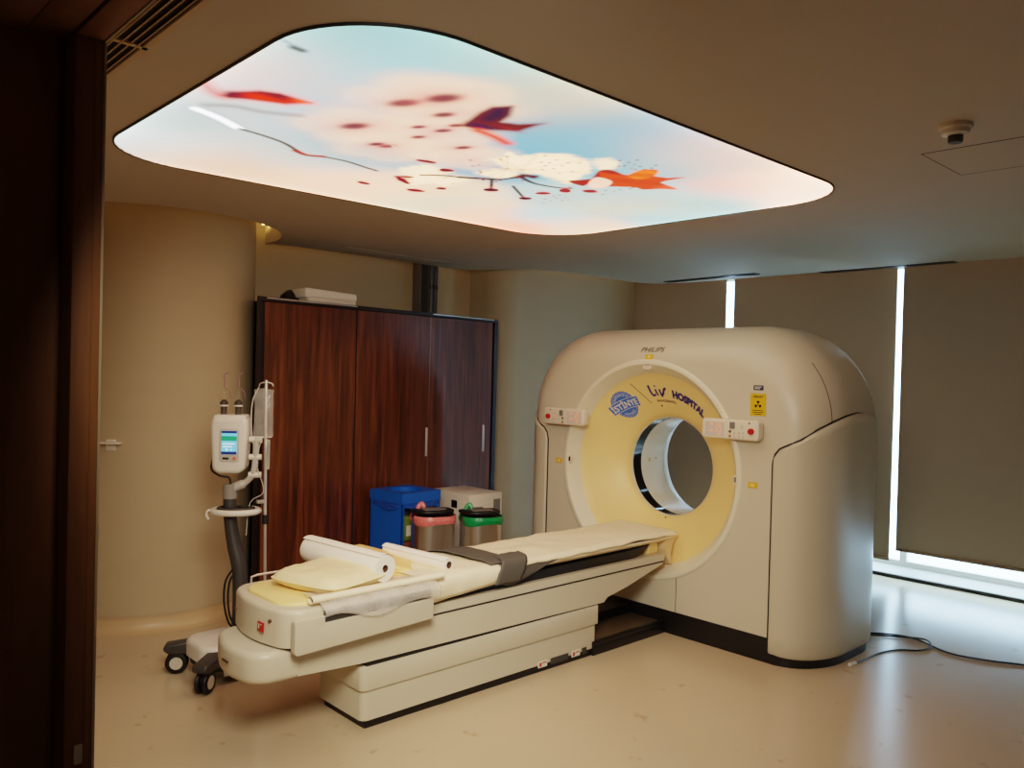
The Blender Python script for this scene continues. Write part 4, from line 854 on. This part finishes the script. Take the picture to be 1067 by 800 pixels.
def stp(c0, c1, wid, prof, sd, amp=.004):
    def fn(u, v):
        P = prof; S = [0]
        for a, b in zip(P, P[1:]): S.append(S[-1]+(Vector(b)-Vector(a)).length)
        s = S[-1]*u; i = max(j for j in range(len(S)-1) if S[j] <= s+1e-9); q = (s-S[i])/(S[i+1]-S[i]); p = Vector(P[i]).lerp(Vector(P[i+1]), q)
        return (p.x+wid*(v-.5), p.y-.0*v, p.z+amp*nz(u*6, v*4, sd))
    return fn
p1 = smooth([(2.90, 3.69, .64), (2.91, 3.66, .672), (2.92, 3.55, .695), (2.93, 3.40, .697), (2.95, 3.25, .692), (2.96, 3.185, .680)], 5)
b = MB().grid(40, 10, stp(0, 0, .17, p1, 3)); o = obj('webbing', b, M['strap'], t, ang=80); md = o.modifiers.new('s', 'SOLIDIFY'); md.thickness = .005; md.offset = 1
p2 = smooth([(3.06, 3.27, .700), (3.05, 3.20, .694), (3.03, 3.168, .672), (3.00, 3.160, .62), (2.985, 3.165, .575)], 5)
b = MB().grid(30, 10, stp(0, 0, .19, p2, 6, .006)); o = obj('hanging_flap', b, M['strap'], t, ang=80); md = o.modifiers.new('s', 'SOLIDIFY'); md.thickness = .006; md.offset = 1
p3 = [(2.90, 3.172, .600), (3.00, 3.178, .552), (3.15, 3.182, .575), (3.30, 3.185, .62), (3.40, 3.19, .637)]
def tail(u, v):
    P = smooth(p3, 6); k = u*(len(P)-1); i = min(int(k), len(P)-2); p = Vector(P[i]).lerp(Vector(P[i+1]), k-i)
    top = .650 if p.x > 2.95 else .66; return (p.x, p.y-.006*nz(u*5, v*2, 2), p.z+(top-p.z)*v)
o = obj('side_pocket', MB().grid(30, 8, tail), M['strap'], t, ang=80); md = o.modifiers.new('s', 'SOLIDIFY'); md.thickness = .004

# ------------------------------------------------------------------ contrast injector on its trolley
IC = (2.03, 4.36)
inj = thing('contrast_injector', 'white contrast injector on wheeled pedestal behind the table end', 'injector', (IC[0], IC[1], 0))
bp = rpoly([(1.76, 4.16), (2.22, 4.16), (2.22, 4.50), (1.76, 4.50)], [.10, .06, .06, .10], 8)
obj('base_cover', MB().prism(bp, .115, .205, 'z', .03, 4, (0, 1)), M['white'], inj)
bp2 = rpoly([(1.78, 4.18), (2.22, 4.18), (2.22, 4.48), (1.78, 4.48)], .08, 6)
obj('base_pan', MB().prism(bp2, .06, .116, 'z', .02, 2, (1, 0)), M['dgrey'], inj)
pl_ = obj('socket_panel', MB().box(1.86, 2.2, 4.152, 4.165, .045, .125, .003), M['badgew'], inj)
for k in range(5): obj('socket', MB().lathe([(-.004, 0), (-.004, .011 if k % 2 else .007), (.003, .011 if k % 2 else .007)], (1.93+.055*k, 4.151, .075+.02*(k % 2)), 'y', 12), M['dark'], pl_)
def caster(x, y, ang):
    d = Vector((math.cos(ang), math.sin(ang), 0)); s = Vector((-d.y, d.x, 0)); ctr = Vector((2.0, 4.33, 0))
    R = Matrix.Translation((x, y, 0)) @ Matrix.Rotation(ang, 4, 'Z')
    leg = MB().prism(rpoly([(-.16, .105), (.03, .112), (.065, .135), (.05, .165), (-.16, .19)], [0, .02, .02, .02, 0], 4), -.042, .042, 'y', .012, 3).xf(R)
    l = obj('leg', leg, M['dgrey'], inj)
    f = obj('caster_fork', MB().tube([(0, 0, .11), (0, 0, .085)], .02, 12).prism(rpoly([(-.035, .05), (.03, .05), (.035, .1), (-.03, .1)], .015), -.012, .012, 'y', .004).xf(R), M['dark'], l)
    for sd in (-1, 1):
        w_ = MB().lathe([(.009, 0), (.009, .050), (.013, .056), (.022, .060), (.030, .056), (.033, .048), (.033, 0)], (0, 0, 0), 'y', 28)
        if sd < 0: w_.v = [(a, -b_, c) for a, b_, c in w_.v]
        w_.xf(R @ Matrix.Translation((-.008, 0, .060))); w1 = obj('wheel', w_, M['black'], l)
        h_ = MB().lathe([(.0335, 0), (.0335, .034), (.031, .036)], (0, 0, 0), 'y', 24)
        if sd < 0: h_.v = [(a, -b_, c) for a, b_, c in h_.v]
        h_.xf(R @ Matrix.Translation((-.008, 0, .060))); obj('hub', h_, M['btn'], l)
for x, y, a in ((1.735, 4.11, 218), (1.735, 4.50, 150), (2.29, 4.13, -35), (2.29, 4.52, 35)): caster(x, y, math.radians(a))
cl = smooth([(2.03, 4.36, .19), (2.035, 4.355, .35), (2.03, 4.36, .55), (2.005, 4.385, .70), (1.99, 4.40, .82), (1.985, 4.405, .92), (1.985, 4.405, 1.0)], 6)
obj('column', MB().tube(cl, [.042 if p[2] < .6 else .042-.006*min(1, (p[2]-.6)/.2) for p in cl], 18), M['dgrey'], inj)
F2 = Vector((-.60, -.80, 0)).normalized(); RR = Vector((.80, -.60, 0))   # facing of the injector head
HM = Matrix(((RR.x, -F2.x, 0, 0), (RR.y, -F2.y, 0, 0), (0, 0, 1, 0), (0, 0, 0, 1)))   # local x right, -y towards the viewer
def hx(c): return Matrix.Translation(c) @ HM
# cup ring
cring = MB()
for k in range(1):
    V = []; pts = [(.125*math.cos(a), .095*math.sin(a), 0) for a in np.linspace(0, 2*PI, 40, endpoint=False)]
    cring.tube(pts, .017, 10, closed=True)
cring.xf(hx((2.01, 4.38, .885))); rg = obj('ring_handle', cring, M['white'], inj)
tr_ = MB().lathe([(-.014, 0), (-.014, .10), (.004, .105), (.008, .10), (.008, 0)], (0, 0, 0), 'z', 36); tr_.v = [(x, y*.72, z) for x, y, z in tr_.v]; tr_.xf(hx((2.01, 4.38, .899)))
ty = obj('cup_tray', tr_, M['dgrey'], inj)
for sx in (-.046, .046):
    c_ = MB().lathe([(.0085, .034), (.0085, .038), (.012, .038), (.012, .034), (.004, .033), (.0095, 0)], (sx, 0, 0), 'z', 24).xf(hx((2.01, 4.38, .899))); obj('cup_holder', c_, M['black'], ty)
obj('ring_hook', MB().tube(smooth([(-.125, -.01, .0), (-.145, -.02, .005), (-.155, -.02, -.02), (-.14, -.03, -.045)], 4), .007, 8).xf(hx((2.01, 4.38, .885))), M['white'], inj)
# head with display
HC = (1.99, 4.41, 1.255)
hd_ = rpoly([(-.088, -.155), (.085, -.155), (.100, .10), (.096, .16), (-.096, .16), (-.102, .10)], [.05, .05, .1, .03, .03, .1], 8)
head = obj('injector_head', MB().prism([(x, z) for x, z in hd_], -.075, .075, 'y', .025, 4).xf(hx(HC)), M['white'], inj)
obj('head_lid', MB().prism(rpoly([(-.088, .150), (.088, .150), (.084, .172), (-.084, .172)], [.004, .004, .014, .014], 4), -.06, .06, 'y', .008, 2).xf(hx(HC)), M['white'], head)
obj('display_bezel', MB().prism(rpoly([(-.048, -.088), (.058, -.088), (.058, .098), (-.048, .098)], .014), -.0785, -.07, 'y', .002).xf(hx(HC)), mat('pale_grey_bezel', (196, 188, 178), .4), head)
sc_ = obj('display', MB().box(-.036, .046, -.0805, -.078, -.045, .085).xf(hx(HC)), mat('cyan_display', (120, 200, 235), .25, emit=(96, 190, 236), estr=.75), head)
b = MB().box(-.036, .046, -.0815, -.0803, .030, .056); sg_ = b.xf(hx(HC)); obj('green_bar', sg_, mat('green_bar', (40, 150, 110), .3, emit=(30, 150, 105), estr=.6), head)
b = MB().box(-.036, .046, -.0815, -.0803, .072, .085).box(-.036, .046, -.0815, -.0803, -.045, -.030); obj('dark_bar', b.xf(hx(HC)), mat('dark_blue_bar', (30, 52, 110), .3, emit=(26, 50, 120), estr=.4), head)
b = MB().box(-.028, .036, -.0815, -.0803, .010, .016).box(-.028, .020, -.0815, -.0803, -.006, 0).box(-.012, -.004, -.0815, -.0803, -.026, -.014).box(.012, .022, -.0815, -.0803, -.022, -.018); obj('display_lines', b.xf(hx(HC)), mat('pale_display_line', (230, 245, 250), .3, emit=(225, 245, 252), estr=.8), head)
obj('button', MB().lathe([(-.083, 0), (-.083, .009), (-.077, .010)], (.034, 0, -.068), 'y', 16).xf(hx(HC)), mat('orange_button', (226, 110, 70), .4), head)
obj('button', MB().box(-.03, .004, -.081, -.077, -.074, -.062, .001).xf(hx(HC)), M['dark'], head)
obj('lettering', MB().box(-.045, -.001, -.0765, -.0748, -.108, -.104).box(.012, .034, -.0765, -.0748, -.108, -.104), mat('orange_print', (224, 120, 96), .5), head)
obj('lower_cable', MB().tube(smooth([hx(HC) @ Vector(p) for p in [(-.10, .0, -.08), (-.106, 0, -.14), (-.06, 0, -.175), (-.01, 0, -.185), (.0, 0, -.22), (-.002, 0, -.27)]], 5), .006, 8), M['black'], inj)
# arm from the column to the head
obj('arm', MB().tube(smooth([(1.985, 4.405, .985), (2.0, 4.39, 1.015), (2.05, 4.355, 1.045), (2.082, 4.325, 1.10), (2.092, 4.318, 1.20), (2.092, 4.318, 1.30)], 5), [.026]*10+[.018]*16, 12), mat('light_grey_arm', (186, 178, 166), .4), inj)
for z in (1.09, 1.19, 1.29): obj('arm_joint', MB().tube([(2.092-.03, 4.318+.02, z), (2.092+.026, 4.318-.02, z)], .017, 12), M['white'], inj)
obj('column_collar', MB().tube([(1.985, 4.405, .955), (1.985, 4.405, 1.035)], .040, 18), mat('grey_collar', (140, 134, 126), .4), inj)
obj('loose_cable', MB().tube(smooth([(2.0, 4.34, .55), (1.97, 4.35, .5), (1.965, 4.36, .40), (1.975, 4.35, .30), (2.0, 4.33, .25)], 6), .006, 8).tube(smooth([(2.0, 4.35, .58), (1.955, 4.37, .50), (1.95, 4.375, .38), (1.97, 4.36, .27), (2.0, 4.33, .22)], 6), .006, 8), M['black'], inj)
# pole
pole = obj('infusion_pole', MB().tube([(2.147, 4.27, .15), (2.135, 4.28, 1.0), (2.130, 4.285, 1.625)], .0085, 10), M['alu'], inj)
obj('pole_clamp', MB().tube([(2.138, 4.277, .815), (2.138, 4.277, .865)], .019, 14), M['black'], pole)
obj('pole_bracket', MB().box(2.09, 2.14, 4.275, 4.30, .93, .95, .004), M['alu'], pole); obj('pump_clip', MB().box(2.125, 2.155, 4.268, 4.292, 1.12, 1.29, .006), M['alu'], pole)
obj('pole_hook', MB().tube(smooth([(2.10, 4.31, 1.59), (2.106, 4.305, 1.606), (2.13, 4.285, 1.612), (2.154, 4.265, 1.606), (2.16, 4.26, 1.59)], 5), .004, 8), M['alu'], pole)
obj('tube_clip', MB().tube(smooth([(2.15, 4.27, .40), (2.12, 4.30, .18)], 3), .004, 6), M['black'], pole)
# syringes in the head
for k, (sx, lab) in enumerate([(-.045, 'syringe nearer the column wall, left one upright in the injector head'), (.034, 'syringe nearer the infusion bag, right one upright in the injector head')]):
    c = hx(HC) @ Vector((sx, .0, .172)); t = thing('syringe', lab, 'syringe', c[:], group='syringes in the injector head')
    b = MB().lathe([(0, .024), (.085, .024), (.10, .022), (.118, .010), (.125, .006), (.15, .005), (.15, 0)], c[:], 'z', 20); obj('barrel', b, M['barrel'], t)
    obj('plunger', MB().lathe([(0, 0), (0, .017), (.055, .017), (.055, .0225), (.068, .0225), (.082, .010), (.085, 0)], c[:], 'z', 20), M['black'], t)
    obj('label_band', MB().lathe([(.046, .0245), (.046, .0252), (.054, .0252), (.054, .0245)], c[:], 'z', 20), M['badgew'], t)
    obj('tubing', MB().tube(smooth([(c.x, c.y, c.z+.15), (c.x+.002, c.y, c.z+.19), (c.x-.002, c.y, c.z+.22), (c.x+.02, c.y-.01, c.z+.235)], 5), .0035, 6).tube(smooth([(c.x+.002, c.y, c.z+.15), (c.x+.022, c.y-.02, c.z+.13), (c.x+.028, c.y-.02, c.z+.09)], 5), .002, 6), mat('mauve_tubing', (150, 110, 120), .3), t)
# infusion bag on the pole
bc = (2.125, 4.292, 1.29); t = thing('infusion_bag', 'clear plastic infusion bag hanging on the thin metal pole', 'infusion bag', bc)
def bagf(sd):
    def f(u, v):
        a = 2*u-1; w = .055*(1-.06*math.sin(v*PI)); th = .022*math.sqrt(max(0, 1-a*a))*math.sin(PI*min(1, .12+v*.86))*(1.15-.5*v)
        return hx((2.122, 4.291, 1.305)) @ Vector((a*w+.004*nz(v*4, a, 2), -.004+sd*(th+.003*nz(a*4, v*7, 1)), v*.275-.01*abs(a)*(v > .9)))
    return f
obj('bag', MB().grid(14, 18, bagf(-1)).grid(14, 18, bagf(1)), M['bagclear'], t, ang=80)
obj('bag_port', MB().tube([hx((2.122, 4.291, 1.305)) @ Vector(p) for p in [(-.012, 0, 0), (-.012, 0, -.035)]], .006, 8).tube([hx((2.122, 4.291, 1.305)) @ Vector(p) for p in [(.014, 0, 0), (.014, 0, -.03)]], .006, 8).box(2.08, 2.17, 4.285, 4.295, 1.298, 1.306, .002), M['white'], t)
obj('drip_line', MB().tube(smooth([(2.11, 4.30, 1.27), (2.09, 4.30, 1.15), (2.12, 4.27, 1.0), (2.07, 4.33, .93), (2.05, 4.33, .75)], 7), .0025, 6).tube(smooth([(2.10, 4.31, 1.585), (2.072, 4.33, 1.5), (2.068, 4.33, 1.35), (2.08, 4.32, 1.25)], 6), .004, 6), mat('clear_tubing', (200, 190, 178), .25), t)
# ------------------------------------------------------------------ wardrobe
WO = (2.537, 5.265, 0); WR = math.radians(6.12); HW = 2.185
wd = thing('wardrobe', 'tall dark walnut wardrobe with three tall doors behind the scanner table', 'wardrobe', WO, WR, local=True)
foot = [(.0, .0), (.04, .0), (.04, .03), (2.44, .03), (2.44, 0), (2.484, 0), (2.484, .56), (.26, .56), (.26, .43)]
obj('carcass', MB().prism(foot, 0, HW-.03), M['woodd'], wd)
obj('top_board', MB().prism([(0, -.004), (2.484, -.004), (2.484, .56), (.26, .56), (.26, .43)], HW-.03, HW, 'z', .002, 1), M['woodd'], wd)
obj('edge_highlight', MB().box(.075, .86, -.0055, -.003, HW-.012, HW-.004).box(1.66, 2.42, -.0055, -.003, HW-.012, HW-.004), M['alu'], wd)  # pale strips stand in for the highlight along the top edge
for (a, b, y) in ((.072, .868, .012), (.874, 1.640, .004), (1.643, 2.42, .004)):
    dr = obj('door', MB().box(a, b, y, y+.020, .06, HW-.034, .0015, 1), M['wood'], wd)
    if a > .8:
        x = b-.008 if a < 1 else 2.32
        x = 1.632-.012 if a < 1 else 2.322
        hp = MB().box(x-.010, x+.010, y-.004, y+.001, .985, 1.225, .002).box(x-.006, x-.002, y-.010, y-.003, .99, 1.22, .001).box(x+.003, x+.007, y-.010, y-.003, .99, 1.22, .001)
        obj('handle', hp, M['alu'], dr)
obj('shadow_gap', MB().box(.866, .876, .006, .030, .06, HW-.034), M['seam'], wd)
# on top: a flat lidded case; ducts behind
WM = Matrix.Translation(WO) @ Matrix.Rotation(WR, 4, 'Z')
c = WM @ Vector((.66, .14, HW))
t = thing('flat_case', 'flat white plastic case lying on top of the wardrobe', 'case', c[:], WR, local=True)
obj('case_base', MB().prism(rpoly([(-.21, -.09), (.235, -.09), (.235, .14), (-.21, .14)], .02), 0, .036, 'z', .006), M['beige'], t)
obj('case_lid', MB().prism(rpoly([(-.235, .030), (-.20, .026), (-.19, .034), (.225, .034), (.235, .042), (.228, .088), (-.225, .10), (-.24, .092)], .008, 3), -.095, .145, 'y', .006, 2), M['white'], t)
c = WM @ Vector((.45, .26, HW)); o = MB().lathe([(0, .10), (.05, .085), (.09, .04), (.095, 0)], c[:], 'z', 20); o.v = [(x, y+.02*nz(x*6, y*6), z) for x, y, z in o.v]
tag(obj('dark_bundle', o, M['woodd'], loc=c[:]), 'dark folded bundle on top of the wardrobe behind the white case', 'bundle')
dp = MB().box(4.535, 4.540, 6.03, 6.10, 0, 2.94).box(4.535, 4.632, 6.10, 6.104, 0, 2.94).box(4.628, 4.632, 6.03, 6.10, 0, 2.94)
t = thing('cable_tray', 'perforated metal cable tray standing on edge behind the wardrobe', 'cable tray', (4.58, 6.1, 0))
obj('tray', MB().box(4.500, 4.505, 6.05, 6.165, 0, 2.95).box(4.500, 4.60, 6.160, 6.166, 0, 2.95).box(4.597, 4.602, 6.05, 6.165, 0, 2.95), mat('galvanised_tray', (120, 114, 106), .45, metal=.4), t)
pf = MB()
for k in range(22):
    for j in range(2): pf.box(4.516+.038*j, 4.540+.038*j, 6.1575, 6.1605, 2.12+k*.038, 2.145+k*.038)
obj('perforation', pf, M['dark'], t)
t = thing('drain_pipe', 'dark vertical pipe beside the perforated cable tray above the wardrobe', 'pipe', (4.68, 6.1, 0))
obj('pipe', MB().tube([(4.66, 6.09, 0), (4.66, 6.09, 2.98)], .058, 20), M['dgrey'], t)
obj('pipe_coupling', MB().tube([(4.66, 6.09, 2.46), (4.66, 6.09, 2.50)], .063, 20), M['dark'], t)
o = MB().prism(rpoly([(-.016, -.02), (.016, -.02), (.016, .02), (-.016, .02)], .006), -.008, 0, 'x', .003)
o = MB().lathe([(0, .018), (.012, .016), (.016, .010), (.016, 0)], (0, 0, 0), 'x', 16)
o.xf(WM @ Matrix.Translation((2.484, .03, 1.40))); tag(obj('door_stop', o, M['white'], loc=(WM @ Vector((2.484, .03, 1.40)))[:]), 'tiny white round knob on the right edge of the wardrobe', 'knob')

# ------------------------------------------------------------------ bins and cabinet
BC = Vector((3.545, 4.923, 0)); bx = math.radians(5.5)
b1 = thing('recycling_bin', 'blue plastic recycling box with round hole in its lid and open front', 'bin', BC[:], bx, local=True)
W_, D_, H_ = .385, .37, .78
body = MB().box(0, .012, 0, D_, 0, H_-.075).box(W_-.012, W_, 0, D_, 0, H_-.075).box(0, W_, D_-.012, D_, 0, H_-.075).box(0, W_, 0, D_, 0, .02).box(0, .022, 0, .012, 0, H_-.075).box(W_-.03, W_, 0, .012, 0, H_-.075).box(0, W_, 0, .012, H_-.10, H_-.075).box(.012, W_-.012, .01, D_-.012, .30, .315)
obj('bin_body', body, M['bluebin'], b1)
lid = bmesh.new()
V = []; F = []; n = 40; cxl, cyl = W_/2, D_/2; rl = .125
sq = []
for k in range(n):
    a = 2*PI*k/n+PI/4; c, s = math.cos(a), math.sin(a); m_ = max(abs(c), abs(s)); sq.append((cxl+(W_/2+.004)*c/m_, cyl+(D_/2+.004)*s/m_))
for z in (H_-.075, H_): V += [(x, y, z) for x, y in sq]
for z in (H_, H_-.07): V += [(cxl+rl*math.cos(2*PI*k/n+PI/4), cyl+rl*math.sin(2*PI*k/n+PI/4), z) for k in range(n)]
for r0 in range(3):
    for k in range(n): F.append((r0*n+k, r0*n+(k+1) % n, (r0+1)*n+(k+1) % n, (r0+1)*n+k))
lid.free(); obj('bin_lid', MB().add(V, F), M['bluebin'], b1)
bag = MB()
def bagr(u, v):
    a = u*2*PI; c, s = math.cos(a), math.sin(a); m_ = (abs(c)**6+abs(s)**6)**(1/6); k = 1+.02*nz(u*30, v*4, 1)+.025*v
    return (cxl+(W_/2+.006)*c/m_*k, cyl+(D_/2+.006)*s/m_*k, H_-.078-(.045+.03*nz(u*9, 0, 4)+.01*math.sin(u*25))*v)
obj('bin_bag', bag.grid(90, 8, bagr), M['bluebag'], b1, ang=80)
bag = MB().lathe([(H_-.075, rl-.004), (H_-.25, rl-.01), (H_-.30, 0)], (cxl, cyl, 0), 'z', 30); obj('bag_inside', bag, mat('shaded_bag_blue', (4, 14, 40), .5), b1)  # bag colour darkened to paint the shade inside the lid hole
BM = Matrix.Translation(BC) @ Matrix.Rotation(bx, 4, 'Z')
def inbin(name, lab, cat, x, y, z, mk):
    c = BM @ Vector((x, y, z)); t = thing(name, lab, cat, c[:], bx, local=True); mk(t)
grn = mat('green_packet', (110, 130, 50), .4, var=.5, scale=30); wht = M['paper']; brn = mat('brown_red_packet', (130, 72, 56), .5, var=.3, scale=20)
def mk(t):
    obj('packet', MB().box(-.08, .09, -.03, .10, 0, .19, .015, 3), grn, t); obj('packet_print', MB().box(-.03, .03, -.032, -.029, .04, .12), M['badgew'], t)
inbin('green_packet', 'green printed packet on the shelf inside the blue box', 'packet', .11, .07, .41, mk)
inbin('brown_packet', 'brown and red packet lying flat under the green packet', 'packet', .12, .07, .315, lambda t: obj('packet', MB().box(-.09, .10, -.03, .16, 0, .09, .012, 2), brn, t))
inbin('paper_stack', 'stack of white papers in the bottom of the blue box', 'papers', .14, .10, .02, lambda t: obj('sheets', MB().box(-.10, .10, -.05, .2, 0, .26, .004).box(-.11, .09, -.055, .18, .08, .084).box(-.09, .11, -.06, .18, .17, .174), wht, t))
t = thing('white_cabinet', 'low white metal cabinet between the blue box and the wall', 'cabinet', (4.18, 4.90, 0))
obj('cabinet_body', MB().box(4.18, 4.53, 4.90, 5.38, 0, .72, .006), M['beige'], t)
obj('side_panel', MB().box(4.176, 4.181, 4.93, 5.35, .05, .66, .002), M['beige'], t)
obj('front_door', MB().box(4.19, 4.42, 4.894, 4.90, .03, .69, .002), M['beige'], t)
obj('vent', MB().box(4.435, 4.505, 4.8945, 4.90, .57, .67, .001), M['grey'], t)
obj('socket', MB().box(4.173, 4.177, 5.05, 5.12, .60, .66), M['dark'], t)
def steel(name, lab, x, y, r, h, bagm, rz):
    t = thing(name, lab, 'bin', (x, y, 0), rz, 'stainless pedal bins in front of the wardrobe', local=True)
    sh = lambda k: [(a*k, b*k) for a, b in rpoly([(-r, -r*.8), (r, -r*.8), (r, r*.9), (-r, r*.9)], [r*.75, r*.75, r*.3, r*.3], 8)]
    obj('bin_body', MB().prism(sh(1), .03, h-.06), M['steel'], t)
    obj('base_ring', MB().prism(sh(1.02), 0, .035, 'z', .004, 1), M['black'], t)
    obj('rear_hinge', MB().box(-r*.4, r*.4, r*.88, r*1.08, .05, h-.01, .01), M['black'], t)
    def ln(u, v):
        P = sh(1.0); k = u*(len(P)-1); i = int(k) % len(P); j = (i+1) % len(P); q = k-int(k); x_, y_ = P[i][0]*(1-q)+P[j][0]*q, P[i][1]*(1-q)+P[j][1]*q
        g = 1.03+.05*math.sin(v*PI)+.03*nz(u*20, v*3, x); return (x_*g, y_*g, h-.045-.062*v-(.018*nz(u*7, 1, y) if v > .5 else 0))
    obj('bin_liner', MB().grid(80, 8, ln), bagm, t, ang=80)
    R = Matrix.Rotation(math.radians(-3), 4, 'X')
    obj('lid', MB().prism(sh(1.02), h-.036, h-.014, 'z', .006, 2).xf(R), M['black'], t)
    fl = obj('lid_flap', MB().prism(rpoly([(-r*.55, -r*.35), (r*.6, -r*.35), (r*.6, r*.6), (-r*.55, r*.6)], .02), h-.015, h-.009, 'z').xf(R), M['grey'], t)  # swing flap, its grey painted for the reflection on it
    obj('knot', MB().tube(smooth([(-r*.5, r*.9, h-.06), (-r*.55, r*1.05, h-.02), (-r*.35, r*1.08, h+.01), (-r*.25, r*.98, h-.03)], 4), .018, 8), bagm, t)
    obj('pedal', MB().prism(rpoly([(-.05, -r*.8-.04), (.05, -r*.8-.04), (.04, -r*.7), (-.04, -r*.7)], .01), .012, .024, 'z', .004), M['black'], t)
steel('pedal_bin', 'stainless bin with pink bag standing against the blue box', 3.64, 4.655, .148, .705, M['pinkbag'], math.radians(-22))
steel('pedal_bin', 'stainless bin with green bag standing before the white cabinet', 3.905, 4.43, .140, .705, M['greenbag'], math.radians(-22))
# cable on the floor at the right of the scanner
P = [(4.86, 2.10, .008), (4.93, 2.11, .006), (5.168, 2.09, .006), (5.347, 2.043, .006), (5.451, 1.945, .006), (5.60, 1.93, .006), (5.70, 2.02, .006), (5.70, 2.14, .006), (5.60, 2.25, .006), (5.50, 2.40, .006), (5.38, 2.60, .006)]
t = thing('power_cable', 'black cable looping out from behind the scanner across the floor', 'cable', (5.5, 2.0, 0))
obj('cable', MB().tube(smooth([(5.42, 2.42, .006), (5.54, 2.30, .006), (5.62, 2.20, .006), (5.66, 2.08, .006), (5.615, 1.96, .006), (5.55, 1.85, .006), (5.53, 1.74, .006), (5.58, 1.58, .006), (5.66, 1.42, .006), (5.75, 1.1, .006), (5.8, .5, .006)], 8), .0055, 8), M['cordm'], t)
obj('cable_loop', MB().tube(smooth([(4.86, 2.10, .010), (4.95, 2.095, .006), (5.168, 2.085, .006), (5.33, 2.035, .006), (5.43, 1.945, .006), (5.55, 1.915, .008), (5.63, 1.955, .017), (5.65, 2.02, .017), (5.58, 2.16, .010), (5.50, 2.28, .006), (5.40, 2.36, .006)], 8), .0055, 8), M['cordm'], t)
obj('plug', MB().tube([(4.80, 2.105, .014), (4.87, 2.10, .012)], [.012, .009], 10), M['white'], t)

# ------------------------------------------------------------------ light, sky, camera
w = bpy.data.worlds.new('sky'); SC.world = w; w.use_nodes = True
bg = w.node_tree.nodes['Background']; bg.inputs[0].default_value = (.60, .82, 1.0, 1); bg.inputs[1].default_value = SKY
def area(name, loc, rot, sx, sy, col, pw, spread=180):
    l = bpy.data.lights.new(name, 'AREA'); l.shape = 'RECTANGLE'; l.size = sx; l.size_y = sy; l.color = col; l.energy = pw; l.spread = math.radians(spread)
    o = bpy.data.objects.new(name, l); o.location = loc; o.rotation_euler = rot; COL.objects.link(o); return o
area('added_fill_lamp', (.85, 1.1, 2.30), Vector((-2.0, -2.1, 1.7)).to_track_quat('Z', 'Y').to_euler(), .8, .8, (1, .89, .74), FILL, 90)  # added fill lamp out of frame, brightens the table and scanner front
cam = bpy.data.cameras.new('camera'); co = bpy.data.objects.new('camera', cam); COL.objects.link(co)
cam.sensor_fit = 'HORIZONTAL'; cam.sensor_width = 36; cam.lens = 846.9/1067*36; cam.clip_start = .05
Rm = Matrix(((0.7283738107688488, -0.009066192049718102, -0.6851199865335874), (-0.6847164919044395, 0.0271406845624143, -0.7283039948782111), (0.0251975693300564, 0.9995905098605133, 0.01356079262638607)))
co.matrix_world = Matrix.Translation((0, 0, 1.7)) @ Rm.to_4x4()
SC.camera = co
SC.view_settings.view_transform = 'Filmic'; SC.view_settings.look = 'Medium High Contrast'
SC.view_settings.exposure = 0; SC.view_settings.gamma = 1
SC.cycles.use_denoising = True
SC.cycles.max_bounces = 10; SC.cycles.diffuse_bounces = 6; SC.cycles.transparent_max_bounces = 12
SC.cycles.sample_clamp_indirect = 8
